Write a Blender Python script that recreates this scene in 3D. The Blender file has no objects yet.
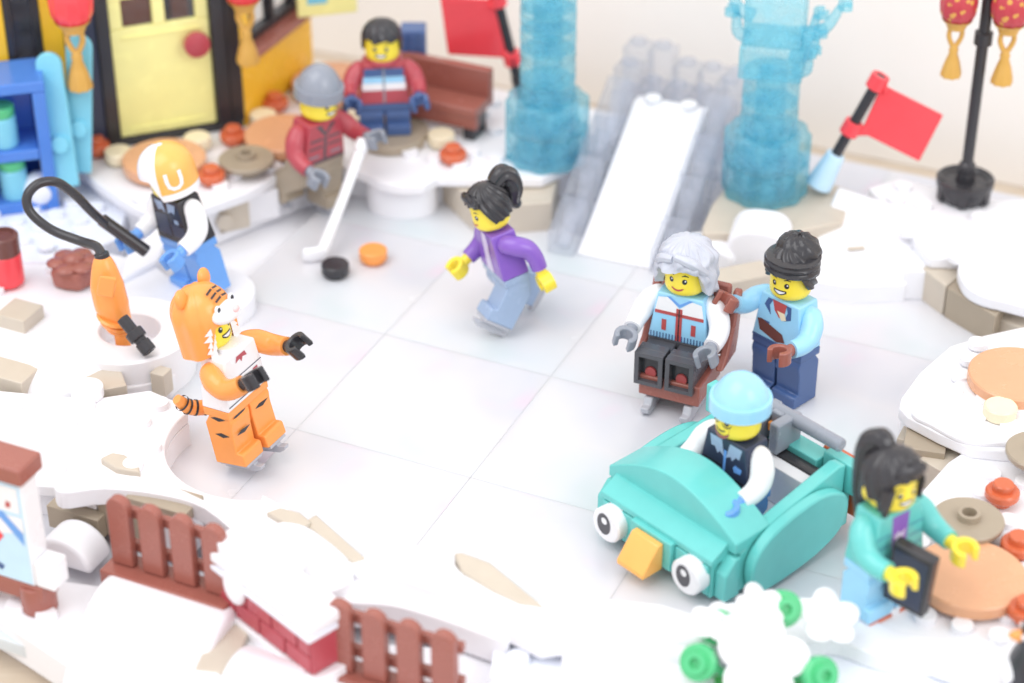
import bpy, bmesh, math, random
from mathutils import Vector, Matrix, Euler, noise
random.seed(7)
MM = 0.001
R = math.radians
# ------------------------------------------------------------------ camera, world, lamps, exposure
F_PX, PITCH, DIST = 2200.0, 33.0, 580.0        # focal length in pixels, tilt below level, mm to the middle of the ice
ct, st = math.cos(R(PITCH)), math.sin(R(PITCH))
CAM = Vector((0, -DIST*ct, DIST*st))
sc = bpy.context.scene
col = sc.collection
cd = bpy.data.cameras.new('camera'); cam = bpy.data.objects.new('camera', cd); col.objects.link(cam)
cam.location = CAM*MM; cam.rotation_euler = (R(90-PITCH), 0, 0)
cd.sensor_width = 36; cd.lens = 36*F_PX/1024; cd.clip_start = 0.02; cd.clip_end = 20
cd.dof.use_dof = True; cd.dof.focus_distance = 0.528; cd.dof.aperture_fstop = 9.5
sc.camera = cam
w = bpy.data.worlds.new('World'); sc.world = w; w.use_nodes = True
bg = w.node_tree.nodes['Background']; bg.inputs[0].default_value = (0.97, 0.97, 1.0, 1); bg.inputs[1].default_value = 1.0
def area(name, loc, target, size, power, colr):
    l = bpy.data.lights.new(name, 'AREA'); l.shape = 'RECTANGLE'; l.size, l.size_y = size; l.energy = power; l.color = colr
    o = bpy.data.objects.new(name, l); col.objects.link(o); o.location = loc
    o.rotation_euler = (Vector(target)-Vector(loc)).to_track_quat('-Z', 'Y').to_euler(); o['kind'] = 'helper'
area('softbox_lamp', (-0.4, -0.3, 0.95), (0, 0, 0), (0.8, 0.8), 4.6, (1, 0.99, 0.975))
area('front_lamp', (0.75, -0.75, 0.75), (0, 0, 0), (0.6, 0.6), 3.4, (1, 0.995, 0.99))
sc.view_settings.view_transform = 'Standard'; sc.view_settings.look = 'None'
sc.view_settings.exposure = 0.26; sc.view_settings.gamma = 1; sc.view_settings.use_curve_mapping = False
sc.cycles.use_denoising = True
sc.cycles.max_bounces = 14; sc.cycles.transmission_bounces = 12; sc.cycles.diffuse_bounces = 5
sc.cycles.transparent_max_bounces = 64
sc.cycles.caustics_reflective = False; sc.cycles.caustics_refractive = False; sc.cycles.sample_clamp_indirect = 4

def P(px, py, z):
    d = Vector(((px-512)/F_PX, ct-(py-341.5)/F_PX*st, -st-(py-341.5)/F_PX*ct)); t = (z-CAM.z)/d.z
    return CAM+d*t
def PY(px, py, Y):
    d = Vector(((px-512)/F_PX, ct-(py-341.5)/F_PX*st, -st-(py-341.5)/F_PX*ct)); t = (Y-CAM.y)/d.y
    return CAM+d*t
G = -24.6                                       # the brick grid is turned by this much
GA = Vector((math.cos(R(G)), math.sin(R(G)), 0)); GB = Vector((-math.sin(R(G)), math.cos(R(G)), 0))

# ------------------------------------------------------------------ materials
def lin(c):
    return tuple(((x/255)/12.92 if x/255 <= .04045 else ((x/255+.055)/1.055)**2.4) for x in c)
mats = {}
def plastic(name, rgb, rough=.22, k=.92, var=.03, sss=0.0, bump=.02):
    m = bpy.data.materials.new(name); m.use_nodes = True; nt = m.node_tree; b = nt.nodes['Principled BSDF']
    c = [min(.93, x*k*1.1+(.012 if max(rgb) < 90 else .03)) for x in lin(rgb)]  # flat lift puts the washed-out lens veil into every base colour
    tc = nt.nodes.new('ShaderNodeTexCoord')
    n = nt.nodes.new('ShaderNodeTexNoise'); n.inputs['Scale'].default_value = 180; n.inputs['Detail'].default_value = 4
    nt.links.new(tc.outputs['Object'], n.inputs['Vector'])
    r = nt.nodes.new('ShaderNodeValToRGB')
    r.color_ramp.elements[0].position = .3; r.color_ramp.elements[1].position = .7
    r.color_ramp.elements[0].color = [x*(1-var) for x in c]+[1]; r.color_ramp.elements[1].color = [min(1, x*(1+var)) for x in c]+[1]
    nt.links.new(n.outputs[0], r.inputs[0]); nt.links.new(r.outputs[0], b.inputs['Base Color'])
    mr = nt.nodes.new('ShaderNodeMapRange'); mr.inputs[3].default_value = rough*.8; mr.inputs[4].default_value = rough*1.3
    nt.links.new(n.outputs[0], mr.inputs[0]); nt.links.new(mr.outputs[0], b.inputs['Roughness'])
    if bump:
        n2 = nt.nodes.new('ShaderNodeTexNoise'); n2.inputs['Scale'].default_value = 900
        nt.links.new(tc.outputs['Object'], n2.inputs['Vector'])
        bp = nt.nodes.new('ShaderNodeBump'); bp.inputs['Strength'].default_value = bump; bp.inputs['Distance'].default_value = .0002
        nt.links.new(n2.outputs[0], bp.inputs['Height']); nt.links.new(bp.outputs[0], b.inputs['Normal'])
    b.inputs['IOR'].default_value = 1.5
    if sss:
        b.inputs['Subsurface Weight'].default_value = sss; b.inputs['Subsurface Radius'].default_value = (1, 1, 1); b.inputs['Subsurface Scale'].default_value = .0015
    mats[name] = m
def trans(name, rgb, rough=.1, body=.35, k=1, var=.55):
    """clear tinted plastic: light passes through the tint, a milky share scatters, the surface mirrors"""
    m = bpy.data.materials.new(name); m.use_nodes = True; nt = m.node_tree; nt.nodes.remove(nt.nodes['Principled BSDF'])
    L = nt.links.new; N = nt.nodes.new
    c = [x*k for x in lin(rgb)]+[1]
    tc = N('ShaderNodeTexCoord'); n = N('ShaderNodeTexNoise'); n.inputs['Scale'].default_value = 260; n.inputs['Detail'].default_value = 3
    L(tc.outputs['Object'], n.inputs['Vector'])
    bp = N('ShaderNodeBump'); bp.inputs['Strength'].default_value = .35; bp.inputs['Distance'].default_value = .0006; L(n.outputs[0], bp.inputs['Height'])
    tr_ = N('ShaderNodeBsdfTransparent'); tr_.inputs[0].default_value = [x**.3 for x in c[:3]]+[1]
    lf = N('ShaderNodeLayerWeight'); lf.inputs[0].default_value = .3
    cm = N('ShaderNodeMix'); cm.data_type = 'RGBA'; L(lf.outputs['Facing'], cm.inputs[0]); cm.inputs[6].default_value = [x**.22 for x in c[:3]]+[1]; cm.inputs[7].default_value = [x**.7*.88 for x in c[:3]]+[1]; L(cm.outputs[2], tr_.inputs[0])
    tl_ = N('ShaderNodeBsdfTranslucent'); tl_.inputs[0].default_value = c
    df = N('ShaderNodeBsdfDiffuse'); df.inputs[0].default_value = c
    gl = N('ShaderNodeBsdfGlossy'); gl.inputs['Roughness'].default_value = rough; L(bp.outputs[0], gl.inputs['Normal'])
    m1 = N('ShaderNodeMixShader'); m1.inputs[0].default_value = .5; L(tl_.outputs[0], m1.inputs[1]); L(df.outputs[0], m1.inputs[2])
    mr = N('ShaderNodeMapRange'); mr.inputs[1].default_value = .3; mr.inputs[2].default_value = .7; mr.inputs[3].default_value = body*(1-var); mr.inputs[4].default_value = min(1, body*(1+var)); L(n.outputs[0], mr.inputs[0])
    m2 = N('ShaderNodeMixShader'); L(mr.outputs[0], m2.inputs[0]); L(tr_.outputs[0], m2.inputs[1]); L(m1.outputs[0], m2.inputs[2])
    lw = N('ShaderNodeLayerWeight'); lw.inputs[0].default_value = .12; L(bp.outputs[0], lw.inputs[1]); fr = N('ShaderNodeMath'); fr.operation = 'MULTIPLY'; fr.inputs[1].default_value = .55; L(lw.outputs['Facing'], fr.inputs[0])
    m3 = N('ShaderNodeMixShader'); L(fr.outputs[0], m3.inputs[0]); L(m2.outputs[0], m3.inputs[1]); L(gl.outputs[0], m3.inputs[2])
    L(m3.outputs[0], nt.nodes['Material Output'].inputs[0]); mats[name] = m
plastic('snow', (243, 243, 247), .35, .82, .01)
plastic('white', (245, 245, 248), .25, .82, .01)
plastic('tan', (192, 181, 165), .3)
plastic('dark_tan', (158, 144, 124), .3)
plastic('nougat', (214, 158, 118), .25)
plastic('brown', (150, 82, 68), .25)
plastic('brown_dark', (96, 44, 36), .25)
plastic('dark_red', (172, 54, 68), .28)
plastic('red', (236, 56, 68), .22)
plastic('orange', (250, 152, 66), .22)
plastic('dark_orange', (200, 92, 46), .22)
plastic('pale_orange', (253, 176, 84), .22)
plastic('yellow_wall', (255, 192, 24), .25)
plastic('skin', (252, 220, 52), .22)
plastic('pale_yellow', (245, 238, 158), .25)
plastic('cream', (230, 217, 186), .25)
plastic('black', (42, 41, 46), .22)
plastic('dark_grey', (74, 74, 80), .25)
plastic('grey', (134, 140, 152), .25)
plastic('silver', (176, 178, 186), .2)
plastic('light_grey', (226, 230, 240), .3)
plastic('hair_grey', (184, 188, 200), .28)
plastic('teal', (94, 192, 188), .22)
plastic('azure', (118, 198, 222), .22)
plastic('sky_blue', (148, 206, 238), .22)
plastic('medium_blue', (96, 154, 224), .22)
plastic('blue', (62, 122, 208), .22)
plastic('dark_blue', (52, 86, 140), .22)
plastic('navy', (38, 48, 74), .3)
plastic('sand_blue', (146, 168, 198), .25)
plastic('purple', (126, 82, 182), .22)
plastic('lilac', (206, 196, 226), .3)
plastic('green', (70, 186, 122), .22)
plastic('lime', (120, 220, 120), .3)
plastic('gold', (206, 158, 66), .3)
plastic('light_blue_print', (190, 222, 244), .35)
plastic('pink', (250, 190, 190), .3)
plastic('mouth_red', (176, 60, 60), .4)
trans('ice_blue', (172, 236, 250), .12, .28)
trans('ice_clear', (242, 245, 252), .08, .17, 1, .15)
trans('window_glass', (236, 240, 246), .05, .04)
trans('clear_green', (130, 226, 140), .12, .45)
# red lantern skin with a printed gold pattern
plastic('lantern_print', (184, 40, 56), .3)
m = mats['lantern_print']; nt = m.node_tree; b = nt.nodes['Principled BSDF']
tc = nt.nodes.new('ShaderNodeTexCoord'); vo = nt.nodes.new('ShaderNodeTexVoronoi'); vo.inputs['Scale'].default_value = 420
nt.links.new(tc.outputs['Object'], vo.inputs['Vector'])
gt = nt.nodes.new('ShaderNodeMath'); gt.operation = 'LESS_THAN'; gt.inputs[1].default_value = .34; nt.links.new(vo.outputs['Distance'], gt.inputs[0])
mx = nt.nodes.new('ShaderNodeMix'); mx.data_type = 'RGBA'; nt.links.new(gt.outputs[0], mx.inputs[0])
nt.links.new(b.inputs['Base Color'].links[0].from_socket, mx.inputs[6]); mx.inputs[7].default_value = lin((214, 160, 80))+(1,)
nt.links.new(mx.outputs[2], b.inputs['Base Color'])
# rink surface: satin opal plastic with faint pastel sheen painted into its colour
m = bpy.data.materials.new('rink_ice'); m.use_nodes = True; nt = m.node_tree; b = nt.nodes['Principled BSDF']
tc = nt.nodes.new('ShaderNodeTexCoord'); n = nt.nodes.new('ShaderNodeTexNoise'); n.inputs['Scale'].default_value = 16; n.inputs['Detail'].default_value = 3
nt.links.new(tc.outputs['Object'], n.inputs['Vector'])
r = nt.nodes.new('ShaderNodeValToRGB'); e = r.color_ramp.elements
e[0].position = .28; e[0].color = lin((197, 190, 214))+(1,)
e[1].position = .72; e[1].color = lin((198, 211, 214))+(1,)
for p_, c_ in ((.345, (219, 202, 215)), (.4, (209, 210, 217)), (.5, (216, 215, 219)), (.62, (211, 215, 220))):
    q = r.color_ramp.elements.new(p_); q.color = lin(c_)+(1,)
nt.links.new(n.outputs[0], r.inputs[0]); nt.links.new(r.outputs[0], b.inputs['Base Color'])
n2 = nt.nodes.new('ShaderNodeTexNoise'); n2.inputs['Scale'].default_value = 60; n2.inputs['Detail'].default_value = 6
nt.links.new(tc.outputs['Object'], n2.inputs['Vector'])
mr = nt.nodes.new('ShaderNodeMapRange'); mr.inputs[3].default_value = .12; mr.inputs[4].default_value = .34
nt.links.new(n2.outputs[0], mr.inputs[0]); nt.links.new(mr.outputs[0], b.inputs['Roughness'])
b.inputs['Subsurface Weight'].default_value = .3; b.inputs['Subsurface Radius'].default_value = (1, 1, 1); b.inputs['Subsurface Scale'].default_value = .003
mats['rink_ice'] = m
# table: pale wood; backdrop: cream card
def grain(name, c1, c2, scale, rough):
    m = bpy.data.materials.new(name); m.use_nodes = True; nt = m.node_tree; b = nt.nodes['Principled BSDF']
    tc = nt.nodes.new('ShaderNodeTexCoord'); mp = nt.nodes.new('ShaderNodeMapping'); mp.inputs['Scale'].default_value = scale
    mp.inputs['Rotation'].default_value = (0, 0, R(-G))
    n = nt.nodes.new('ShaderNodeTexNoise'); n.inputs['Scale'].default_value = 30; n.inputs['Detail'].default_value = 6
    r = nt.nodes.new('ShaderNodeValToRGB'); r.color_ramp.elements[0].position = .35; r.color_ramp.elements[1].position = .65
    r.color_ramp.elements[0].color = lin(c1)+(1,); r.color_ramp.elements[1].color = lin(c2)+(1,)
    nt.links.new(tc.outputs['Object'], mp.inputs[0]); nt.links.new(mp.outputs[0], n.inputs['Vector']); nt.links.new(n.outputs[0], r.inputs[0])
    nt.links.new(r.outputs[0], b.inputs['Base Color']); b.inputs['Roughness'].default_value = rough
    mats[name] = m
grain('table_wood', (196, 180, 160), (208, 194, 176), (1, 9, 1), .45)
grain('card', (246, 242, 236), (248, 244, 239), (1, 1, 1), .8)

# ------------------------------------------------------------------ mesh helpers (all lengths in mm)
class MB:
    def __init__(s): s.v = []; s.f = []
    def add(s, v, f, m=None):
        k = len(s.v)
        s.v += [(m @ Vector(q)) if m else Vector(q) for q in v]; s.f += [[i+k for i in q] for q in f]
        return s
    def box(s, x0, x1, y0, y1, z0, z1, m=None, tx=0, ty=0):
        v = [(x0, y0, z0), (x1, y0, z0), (x1, y1, z0), (x0, y1, z0), (x0+tx, y0+ty, z1), (x1-tx, y0+ty, z1), (x1-tx, y1-ty, z1), (x0+tx, y1-ty, z1)]
        return s.add(v, [(3, 2, 1, 0), (4, 5, 6, 7), (0, 1, 5, 4), (1, 2, 6, 5), (2, 3, 7, 6), (3, 0, 4, 7)], m)
    def prism(s, poly, z0, z1, m=None, inset=0):
        n = len(poly); a = sum(poly[i][0]*poly[(i+1) % n][1]-poly[(i+1) % n][0]*poly[i][1] for i in range(n))
        if a < 0: poly = poly[::-1]
        c = Vector((sum(p[0] for p in poly)/n, sum(p[1] for p in poly)/n))
        v = [(p[0], p[1], z0) for p in poly]+[(p[0], p[1], z1) for p in poly]
        f = [list(range(n))[::-1], list(range(n, 2*n))]+[(i, (i+1) % n, n+(i+1) % n, n+i) for i in range(n)]
        return s.add(v, f, m)
    def side(s, prof, x0, x1, m=None):            # profile in (y, z) drawn out along x
        mm = Matrix(((0, 0, 1, 0), (1, 0, 0, 0), (0, 1, 0, 0), (0, 0, 0, 1)))
        return s.prism(prof, x0, x1, (m @ mm) if m else mm)
    def front(s, prof, y0, y1, m=None):           # profile in (x, z) drawn out along y
        mm = Matrix(((1, 0, 0, 0), (0, 0, -1, 0), (0, 1, 0, 0), (0, 0, 0, 1)))
        return s.prism(prof, -y1, -y0, (m @ mm) if m else mm)
    def lathe(s, prof, seg=32, m=None, wob=None):
        v = []; f = []; n = len(prof)
        for i in range(seg):
            a = 2*math.pi*i/seg
            for j, (r, z) in enumerate(prof):
                rr = r*(wob(a, z) if wob else 1)
                v.append((rr*math.cos(a), rr*math.sin(a), z))
        for i in range(seg):
            k = (i+1) % seg
            for j in range(n-1):
                f.append((i*n+j, k*n+j, k*n+j+1, i*n+j+1))
        if prof[0][0] > 1e-6: f.append([i*n for i in range(seg)][::-1])
        if prof[-1][0] > 1e-6: f.append([i*n+n-1 for i in range(seg)])
        return s.add(v, f, m)
    def cyl(s, p, r, h, seg=24, m=None, r2=None):
        mm = Matrix.Translation(p); return s.lathe([(r, 0), (r if r2 is None else r2, h)], seg, (m @ mm) if m else mm)
    def rod(s, a, b, r, seg=16, r2=None):
        a, b = Vector(a), Vector(b); q = (b-a).to_track_quat('Z', 'Y').to_matrix().to_4x4()
        return s.lathe([(r, 0), (r if r2 is None else r2, (b-a).length)], seg, Matrix.Translation(a) @ q)
    def tube(s, pts, rad, seg=16, fl=(1, 1), groove=0, k=6, sub=5):
        pts = [Vector(p) for p in pts]; n = len(pts); P_ = []; R_ = []
        for i in range(n-1):
            p0, p1, p2, p3 = pts[max(i-1, 0)], pts[i], pts[i+1], pts[min(i+2, n-1)]
            for j in range(sub):
                t = j/sub
                P_.append(.5*((2*p1)+(p2-p0)*t+(2*p0-5*p1+4*p2-p3)*t*t+(3*p1-p0-3*p2+p3)*t**3)); R_.append(rad[i]+(rad[i+1]-rad[i])*t)
        P_.append(pts[-1]); R_.append(rad[-1])
        ref = Vector((1, 0, 0)); v = []; f = []; N = len(P_)
        d0 = (P_[1]-P_[0]).normalized()
        if abs(d0.dot(ref)) > .9: ref = Vector((0, 1, 0))
        for i in range(N):
            d = (P_[min(i+1, N-1)]-P_[max(i-1, 0)]).normalized(); u = (ref-d*ref.dot(d)).normalized(); w_ = d.cross(u); ref = u
            for j in range(seg):
                a = 2*math.pi*j/seg; rr = R_[i]*(1+groove*math.cos(k*a))
                v.append(P_[i]+u*(rr*math.cos(a)*fl[0])+w_*(rr*math.sin(a)*fl[1]))
        for i in range(N-1):
            for j in range(seg):
                q = (j+1) % seg; f.append((i*seg+j, i*seg+q, (i+1)*seg+q, (i+1)*seg+j))
        f.append(list(range(seg))[::-1]); f.append([(N-1)*seg+j for j in range(seg)])
        return s.add(v, f)
    def ball(s, c, r, seg=20, rings=12, m=None, fn=None):
        v = []; f = []; rx, ry, rz = (r if isinstance(r, (tuple, list)) else (r, r, r))
        for i in range(rings+1):
            t = math.pi*i/rings
            for j in range(seg):
                a = 2*math.pi*j/seg; k = fn(a, t) if fn else 1
                v.append((c[0]+rx*k*math.sin(t)*math.cos(a), c[1]+ry*k*math.sin(t)*math.sin(a), c[2]-rz*k*math.cos(t)))
        for i in range(rings):
            for j in range(seg):
                q = (j+1) % seg; f.append((i*seg+j, i*seg+q, (i+1)*seg+q, (i+1)*seg+j))
        return s.add(v, f, m)
    def cring(s, c, d, n, ro, ri, h, a0=38):      # C-shaped clip open towards d, drawn out along n
        d, n = Vector(d).normalized(), Vector(n).normalized(); e = n.cross(d); c = Vector(c); N = 14; v = []; f = []
        for i in range(N+1):
            a = R(a0+(360-2*a0)*i/N); u = d*math.cos(a)+e*math.sin(a)
            for rr, hh in ((ri, -h/2), (ro, -h/2), (ro, h/2), (ri, h/2)): v.append(c+u*rr+n*hh)
        for i in range(N):
            for j in range(4):
                q = (j+1) % 4; f.append((i*4+j, (i+1)*4+j, (i+1)*4+q, i*4+q))
        f += [(0, 1, 2, 3), (N*4+3, N*4+2, N*4+1, N*4)]
        return s.add(v, f)
    def build(s, name, mat, parent=None, bevel=0, loc=None, rot=None, sharp=38, seg=2):
        me = bpy.data.meshes.new(name); me.from_pydata([v*MM for v in s.v], [], s.f); me.validate()
        bm = bmesh.new(); bm.from_mesh(me); bmesh.ops.remove_doubles(bm, verts=bm.verts, dist=1e-6)
        bmesh.ops.recalc_face_normals(bm, faces=bm.faces); bm.to_mesh(me); bm.free()
        me.materials.append(mats[mat])
        for p in me.polygons: p.use_smooth = True
        me.set_sharp_from_angle(angle=R(sharp))
        o = bpy.data.objects.new(name, me); col.objects.link(o)
        if bevel:
            b = o.modifiers.new('bevel', 'BEVEL'); b.width = bevel*MM; b.segments = seg; b.limit_method = 'ANGLE'; b.angle_limit = R(35); b.harden_normals = False
        if parent: o.parent = parent
        if loc is not None: o.location = Vector(loc)*MM
        if rot is not None: o.rotation_euler = [R(a) for a in rot]
        return o
def tag(o, label, cat, group=None):
    o['label'] = label; o['category'] = cat
    if group: o['group'] = group
    return o
def thing(name, label, cat, loc=(0, 0, 0), rot=(0, 0, 0), group=None):
    o = bpy.data.objects.new(name, None); col.objects.link(o); o.empty_display_size = .005
    o.location = Vector(loc)*MM; o.rotation_euler = [R(a) for a in rot]
    return tag(o, label, cat, group)
def structure(name):
    o = bpy.data.objects.new(name, None); col.objects.link(o); o['kind'] = 'structure'; return o
def spline(pts, closed=True, sub=5):
    n = len(pts); out = []
    for i in range(n if closed else n-1):
        g = (lambda k: Vector(pts[k % n][:2])) if closed else (lambda k: Vector(pts[min(max(k, 0), n-1)][:2]))
        p0, p1, p2, p3 = g(i-1), g(i), g(i+1), g(i+2)
        for j in range(sub):
            t = j/sub; out.append(.5*((2*p1)+(p2-p0)*t+(2*p0-5*p1+4*p2-p3)*t*t+(3*p1-p0-3*p2+p3)*t**3))
    return out
def px_poly(pts, z, smooth=False, sub=4):
    q = [P(a, b, z) for a, b in pts]; q = [(v.x, v.y) for v in q]
    return [tuple(v) for v in spline(q, True, sub)] if smooth else q
stud_me = {}
def stud(parent, pos, mat='snow', loc_parent=None):
    """one 4.8 mm stud as a child"""
    if mat not in stud_me:
        t = MB().cyl((0, 0, -.1), 2.4, 1.8, 20).build('stud', mat, parent, .15); t.location = Vector(pos)*MM; stud_me[mat] = t; return t
    t = stud_me[mat].copy(); col.objects.link(t); t.parent = parent; t.location = Vector(pos)*MM; return t
def studs_in(parent, poly_px, z, mat='snow', skip=0.0, avoid=()):
    """studs on the grid inside a polygon given in pixels at height z; avoid: discs (x, y, r)"""
    pl = px_poly(poly_px, z); n = len(pl)
    def inside(x, y):
        k = False
        for i in range(n):
            (x0, y0), (x1, y1) = pl[i], pl[(i+1) % n]
            if (y0 > y) != (y1 > y) and x < (x1-x0)*(y-y0)/(y1-y0)+x0: k = not k
        return k
    for i in range(-30, 31):
        for j in range(-30, 31):
            p = GA*(i*8+4)+GB*(j*8+4)
            if inside(p.x, p.y) and random.random() >= skip and all((p.x-a)**2+(p.y-b_)**2 > c_*c_ for a, b_, c_ in avoid):
                stud(parent, (p.x, p.y, z), mat)

# ================================================================== SETTING
TABLE_Z = -9.6
t = MB().box(-900, 900, -500, 700, TABLE_Z-20, TABLE_Z).build('table_top', 'table_wood'); t['kind'] = 'structure'
# cream backdrop card, stood up along the grid behind the model
bd = P(300, 48, TABLE_Z)
mw = Matrix.Translation((bd.x, bd.y, 0)) @ Matrix.Rotation(R(-23.3), 4, 'Z')
t = MB().box(-600, 800, 0, 4, TABLE_Z+.2, 500, mw).build('backdrop', 'card'); t['kind'] = 'structure'
# base under everything
base = MB().prism(px_poly([(-160, 250), (60, 90), (300, 92), (560, 140), (1040, 245), (1180, 320), (1160, 760), (150, 760), (66, 682), (0, 640), (-160, 560)], -6.4), TABLE_Z, -3.3).build('base_plate', 'snow', None, .3)
base['kind'] = 'structure'
# ---- rink: 6 x 6 stud tiles on the grid
rink = structure('ice_rink')
org = P(411, 461, 0); org = GA*org.dot(GA)+GB*org.dot(GB)
o2 = P(230, 500, 0)
A0, B0 = o2.dot(GA), org.dot(GB)
tile = None
for i in range(-1, 5):
    for j in range(-2, 4):
        c = GA*(A0+48*i+24)+GB*(B0+48*j+24)
        if tile is None:
            tile = MB().box(-23.98, 23.98, -23.98, 23.98, -3.2, 0).build('tile', 'rink_ice', rink, .06); q = tile
        else:
            q = tile.copy(); col.objects.link(q); q.parent = rink
        q.location = Vector((c.x, c.y, random.uniform(-.015, .015)))*MM; q.rotation_euler = (random.uniform(-.0008, .0008), random.uniform(-.0008, .0008), R(G))

def slab(parent, name, pts, z0, z1, mat='snow', smooth=False, bevel=.45, inset=0):
    return MB().prism(px_poly(pts, z1, smooth), z0, z1).build(name, mat, parent, bevel)
def curve_slope(parent, name, px, z, L, W, H, rot, mat='snow', lip=1.2, kind='quarter', bevel=.3):
    """rounded slope piece: rises from a lip at -y to height H at +y; px marks the middle of its base"""
    p = P(px[0], px[1], z); n = 14
    prof = [(L/2, 0), (-L/2, 0)]
    for i in range(n+1):
        a = math.pi/2*i/n
        if kind == 'quarter': prof.append((L/2-L*math.cos(a), lip+(H-lip)*math.sin(a)))
        elif kind == 'arch': prof.append((-L/2*math.cos(2*a), lip+(H-lip)*math.sin(2*a)))
        elif kind == 'flat': prof.append((-L/2+L*i/n, lip+(H-lip)*i/n))
    if kind == 'quarter': prof[-1] = (L/2, H)
    o = MB().side(prof, -W/2, W/2).build(name, mat, parent, bevel)
    o.location = Vector((p.x, p.y, z))*MM; o.rotation_euler = (0, 0, R(rot)); return o
def block(parent, name, px, z, sx, sy, sz, rot=G, mat='tan', bevel=.25, dot=False):
    """a brick: px marks the middle of its base"""
    p = P(px[0], px[1], z)
    o = MB().box(-sx/2, sx/2, -sy/2, sy/2, 0, sz).build(name, mat, parent, bevel)
    o.location = Vector((p.x, p.y, z))*MM; o.rotation_euler = (0, 0, R(rot)); return o

B = 12.8
# ---- back bank (house, bench, ice pillars stand on it)
bk = structure('snow_bank_back')
plate_b = [(60, 150), (95, 182), (135, 208), (170, 222), (212, 205), (248, 192), (275, 176), (300, 166), (338, 164), (366, 174), (380, 182), (402, 186), (424, 185), (438, 177), (472, 178), (542, 178), (600, 150), (640, 120), (560, 100), (440, 78), (300, 58), (60, 60)]
slab(bk, 'snow_plate', plate_b, 9.6, B)
slab(bk, 'snow_fill', [(66, 158), (100, 188), (140, 214), (172, 224), (250, 192), (300, 172), (338, 164), (372, 166), (450, 174), (540, 178), (600, 150), (640, 124), (560, 104), (440, 82), (300, 62), (66, 66)], -3, 9.5)
slab(bk, 'snow_lobe', [(366, 170), (370, 184), (392, 190), (418, 190), (434, 184), (437, 172), (420, 166), (380, 164)], -.5, 9.4, 'snow', True)
slab(bk, 'tan_rock', [(449, 180), (476, 205), (512, 205), (552, 202), (560, 170), (455, 165)], -.5, 9.2, 'tan')
slab(bk, 'tan_rock', [(440, 172), (456, 185), (470, 178), (455, 165)], -.5, 9.3, 'tan')
for q in ((207, 228), (232, 222), (244, 216)):
    block(bk, 'tan_brick', q, 0, 7.8, 10, 9.2, 25, 'dark_tan' if q[0] == 207 else 'tan')
tb = P(222, 226, 0)
MB().rod((tb.x, tb.y-1, 4.6), (tb.x+2, tb.y-6.5, 4.6), 2.4, 20).build('tan_stud', 'tan', bk, .2)
block(bk, 'snow_brick', (258, 213), 0, 10, 10, 9.2, 25, 'snow')
block(bk, 'snow_brick', (352, 190), 0, 14, 8, 9.2, -8, 'snow')
# right of the slide, under the second pillar
slab(bk, 'tan_rock', [(702, 228), (712, 204), (732, 178), (800, 172), (856, 192), (842, 222), (800, 230), (704, 234)], -.5, B-.1, 'tan')
slab(bk, 'snow_plate', [(912, 236), (885, 205), (868, 188), (900, 178), (1040, 215), (1040, 262), (930, 258)], 9.4, B-.1)
def bulge(px, w_, h, d, rot):
    q = P(px[0], px[1], 0); pf = [(-w_/2, 0), (w_/2, 0)]+[(w_/2*math.copysign(abs(math.cos(math.pi*i/16))**.7, math.cos(math.pi*i/16)), h*.45+h*.55*math.sin(math.pi*i/16)**.7) for i in range(17)]
    o = MB().front(pf, -d/2, d/2).build('snow_bulge', 'snow', bk, 1.6, seg=4); o.location = Vector((q.x, q.y, 0))*MM; o.rotation_euler = (0, 0, R(rot))
bulge((758, 272), 17.5, 17, 13, G+12)
bulge((708, 272), 16, 10.5, 10, G+12)
br = block(bk, 'tan_brick', (732, 302), 0, 20, 8, 9, G+45, 'tan')
MB().rod((-4.5, -3.9, 4.5), (-4.5, -5.6, 4.5), 2.4, 20).build('tan_stud', 'tan', br, .2)
# ---- right-hand white wedge
slab(bk, 'snow_fill', [(796, 278), (850, 286), (906, 284), (918, 255), (905, 225), (838, 200)], -.6, 5.5, 'snow')
wq = [P(800, 276, 5), P(906, 280, 5), P(920, 212, 15), P(838, 186, 15)]
wv = [tuple(q) for q in wq]+[(q.x, q.y, 1) for q in wq]
MB().add(wv, [(0, 1, 2, 3), (4, 5, 1, 0), (5, 6, 2, 1), (6, 7, 3, 2), (7, 4, 0, 3), (7, 6, 5, 4)]).build('snow_slope', 'snow', bk, .8, seg=3)
for q_ in ((853, 240), (856, 248)):
    sp = P(q_[0], q_[1], 9.6); o = MB().box(-2.4, 2.4, -.6, .6, 0, .5).build('slot', 'tan', bk, .2); o.location = Vector((sp.x, sp.y, 9.3))*MM; o.rotation_euler = (R(14), 0, R(8))
block(bk, 'snow_brick', (914, 292), 0, 8, 8, 9, G+22, 'snow')
slab(bk, 'tan_rock', [(922, 268), (946, 286), (968, 270), (945, 250)], -.6, 9.3, 'tan')
slab(bk, 'tan_rock', [(947, 287), (996, 316), (1014, 296), (970, 268)], -.6, 9.2, 'dark_tan')
slab(bk, 'tan_rock', [(997, 317), (1040, 336), (1040, 300), (1012, 296)], -.6, 6, 'tan')
slab(bk, 'snow_plate', [(960, 262), (962, 280), (975, 292), (1000, 300), (1045, 305), (1045, 255), (990, 245)], 9.5, B+.2, 'snow', True)
slab(bk, 'snow_fill', [(905, 262), (945, 265), (1040, 300), (1040, 200), (900, 200)], -3, 9.3)
lampxy = P(963, 200, B)
studs_in(bk, [(872, 205), (880, 180), (1036, 214), (1036, 298), (980, 288), (925, 258)], B, 'snow', .12, [(lampxy.x, lampxy.y, 9.5)])
studs_in(bk, [(310, 148), (342, 152), (400, 166), (440, 170), (500, 168), (500, 85), (470, 95), (440, 128)], B, 'snow', .15)
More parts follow.
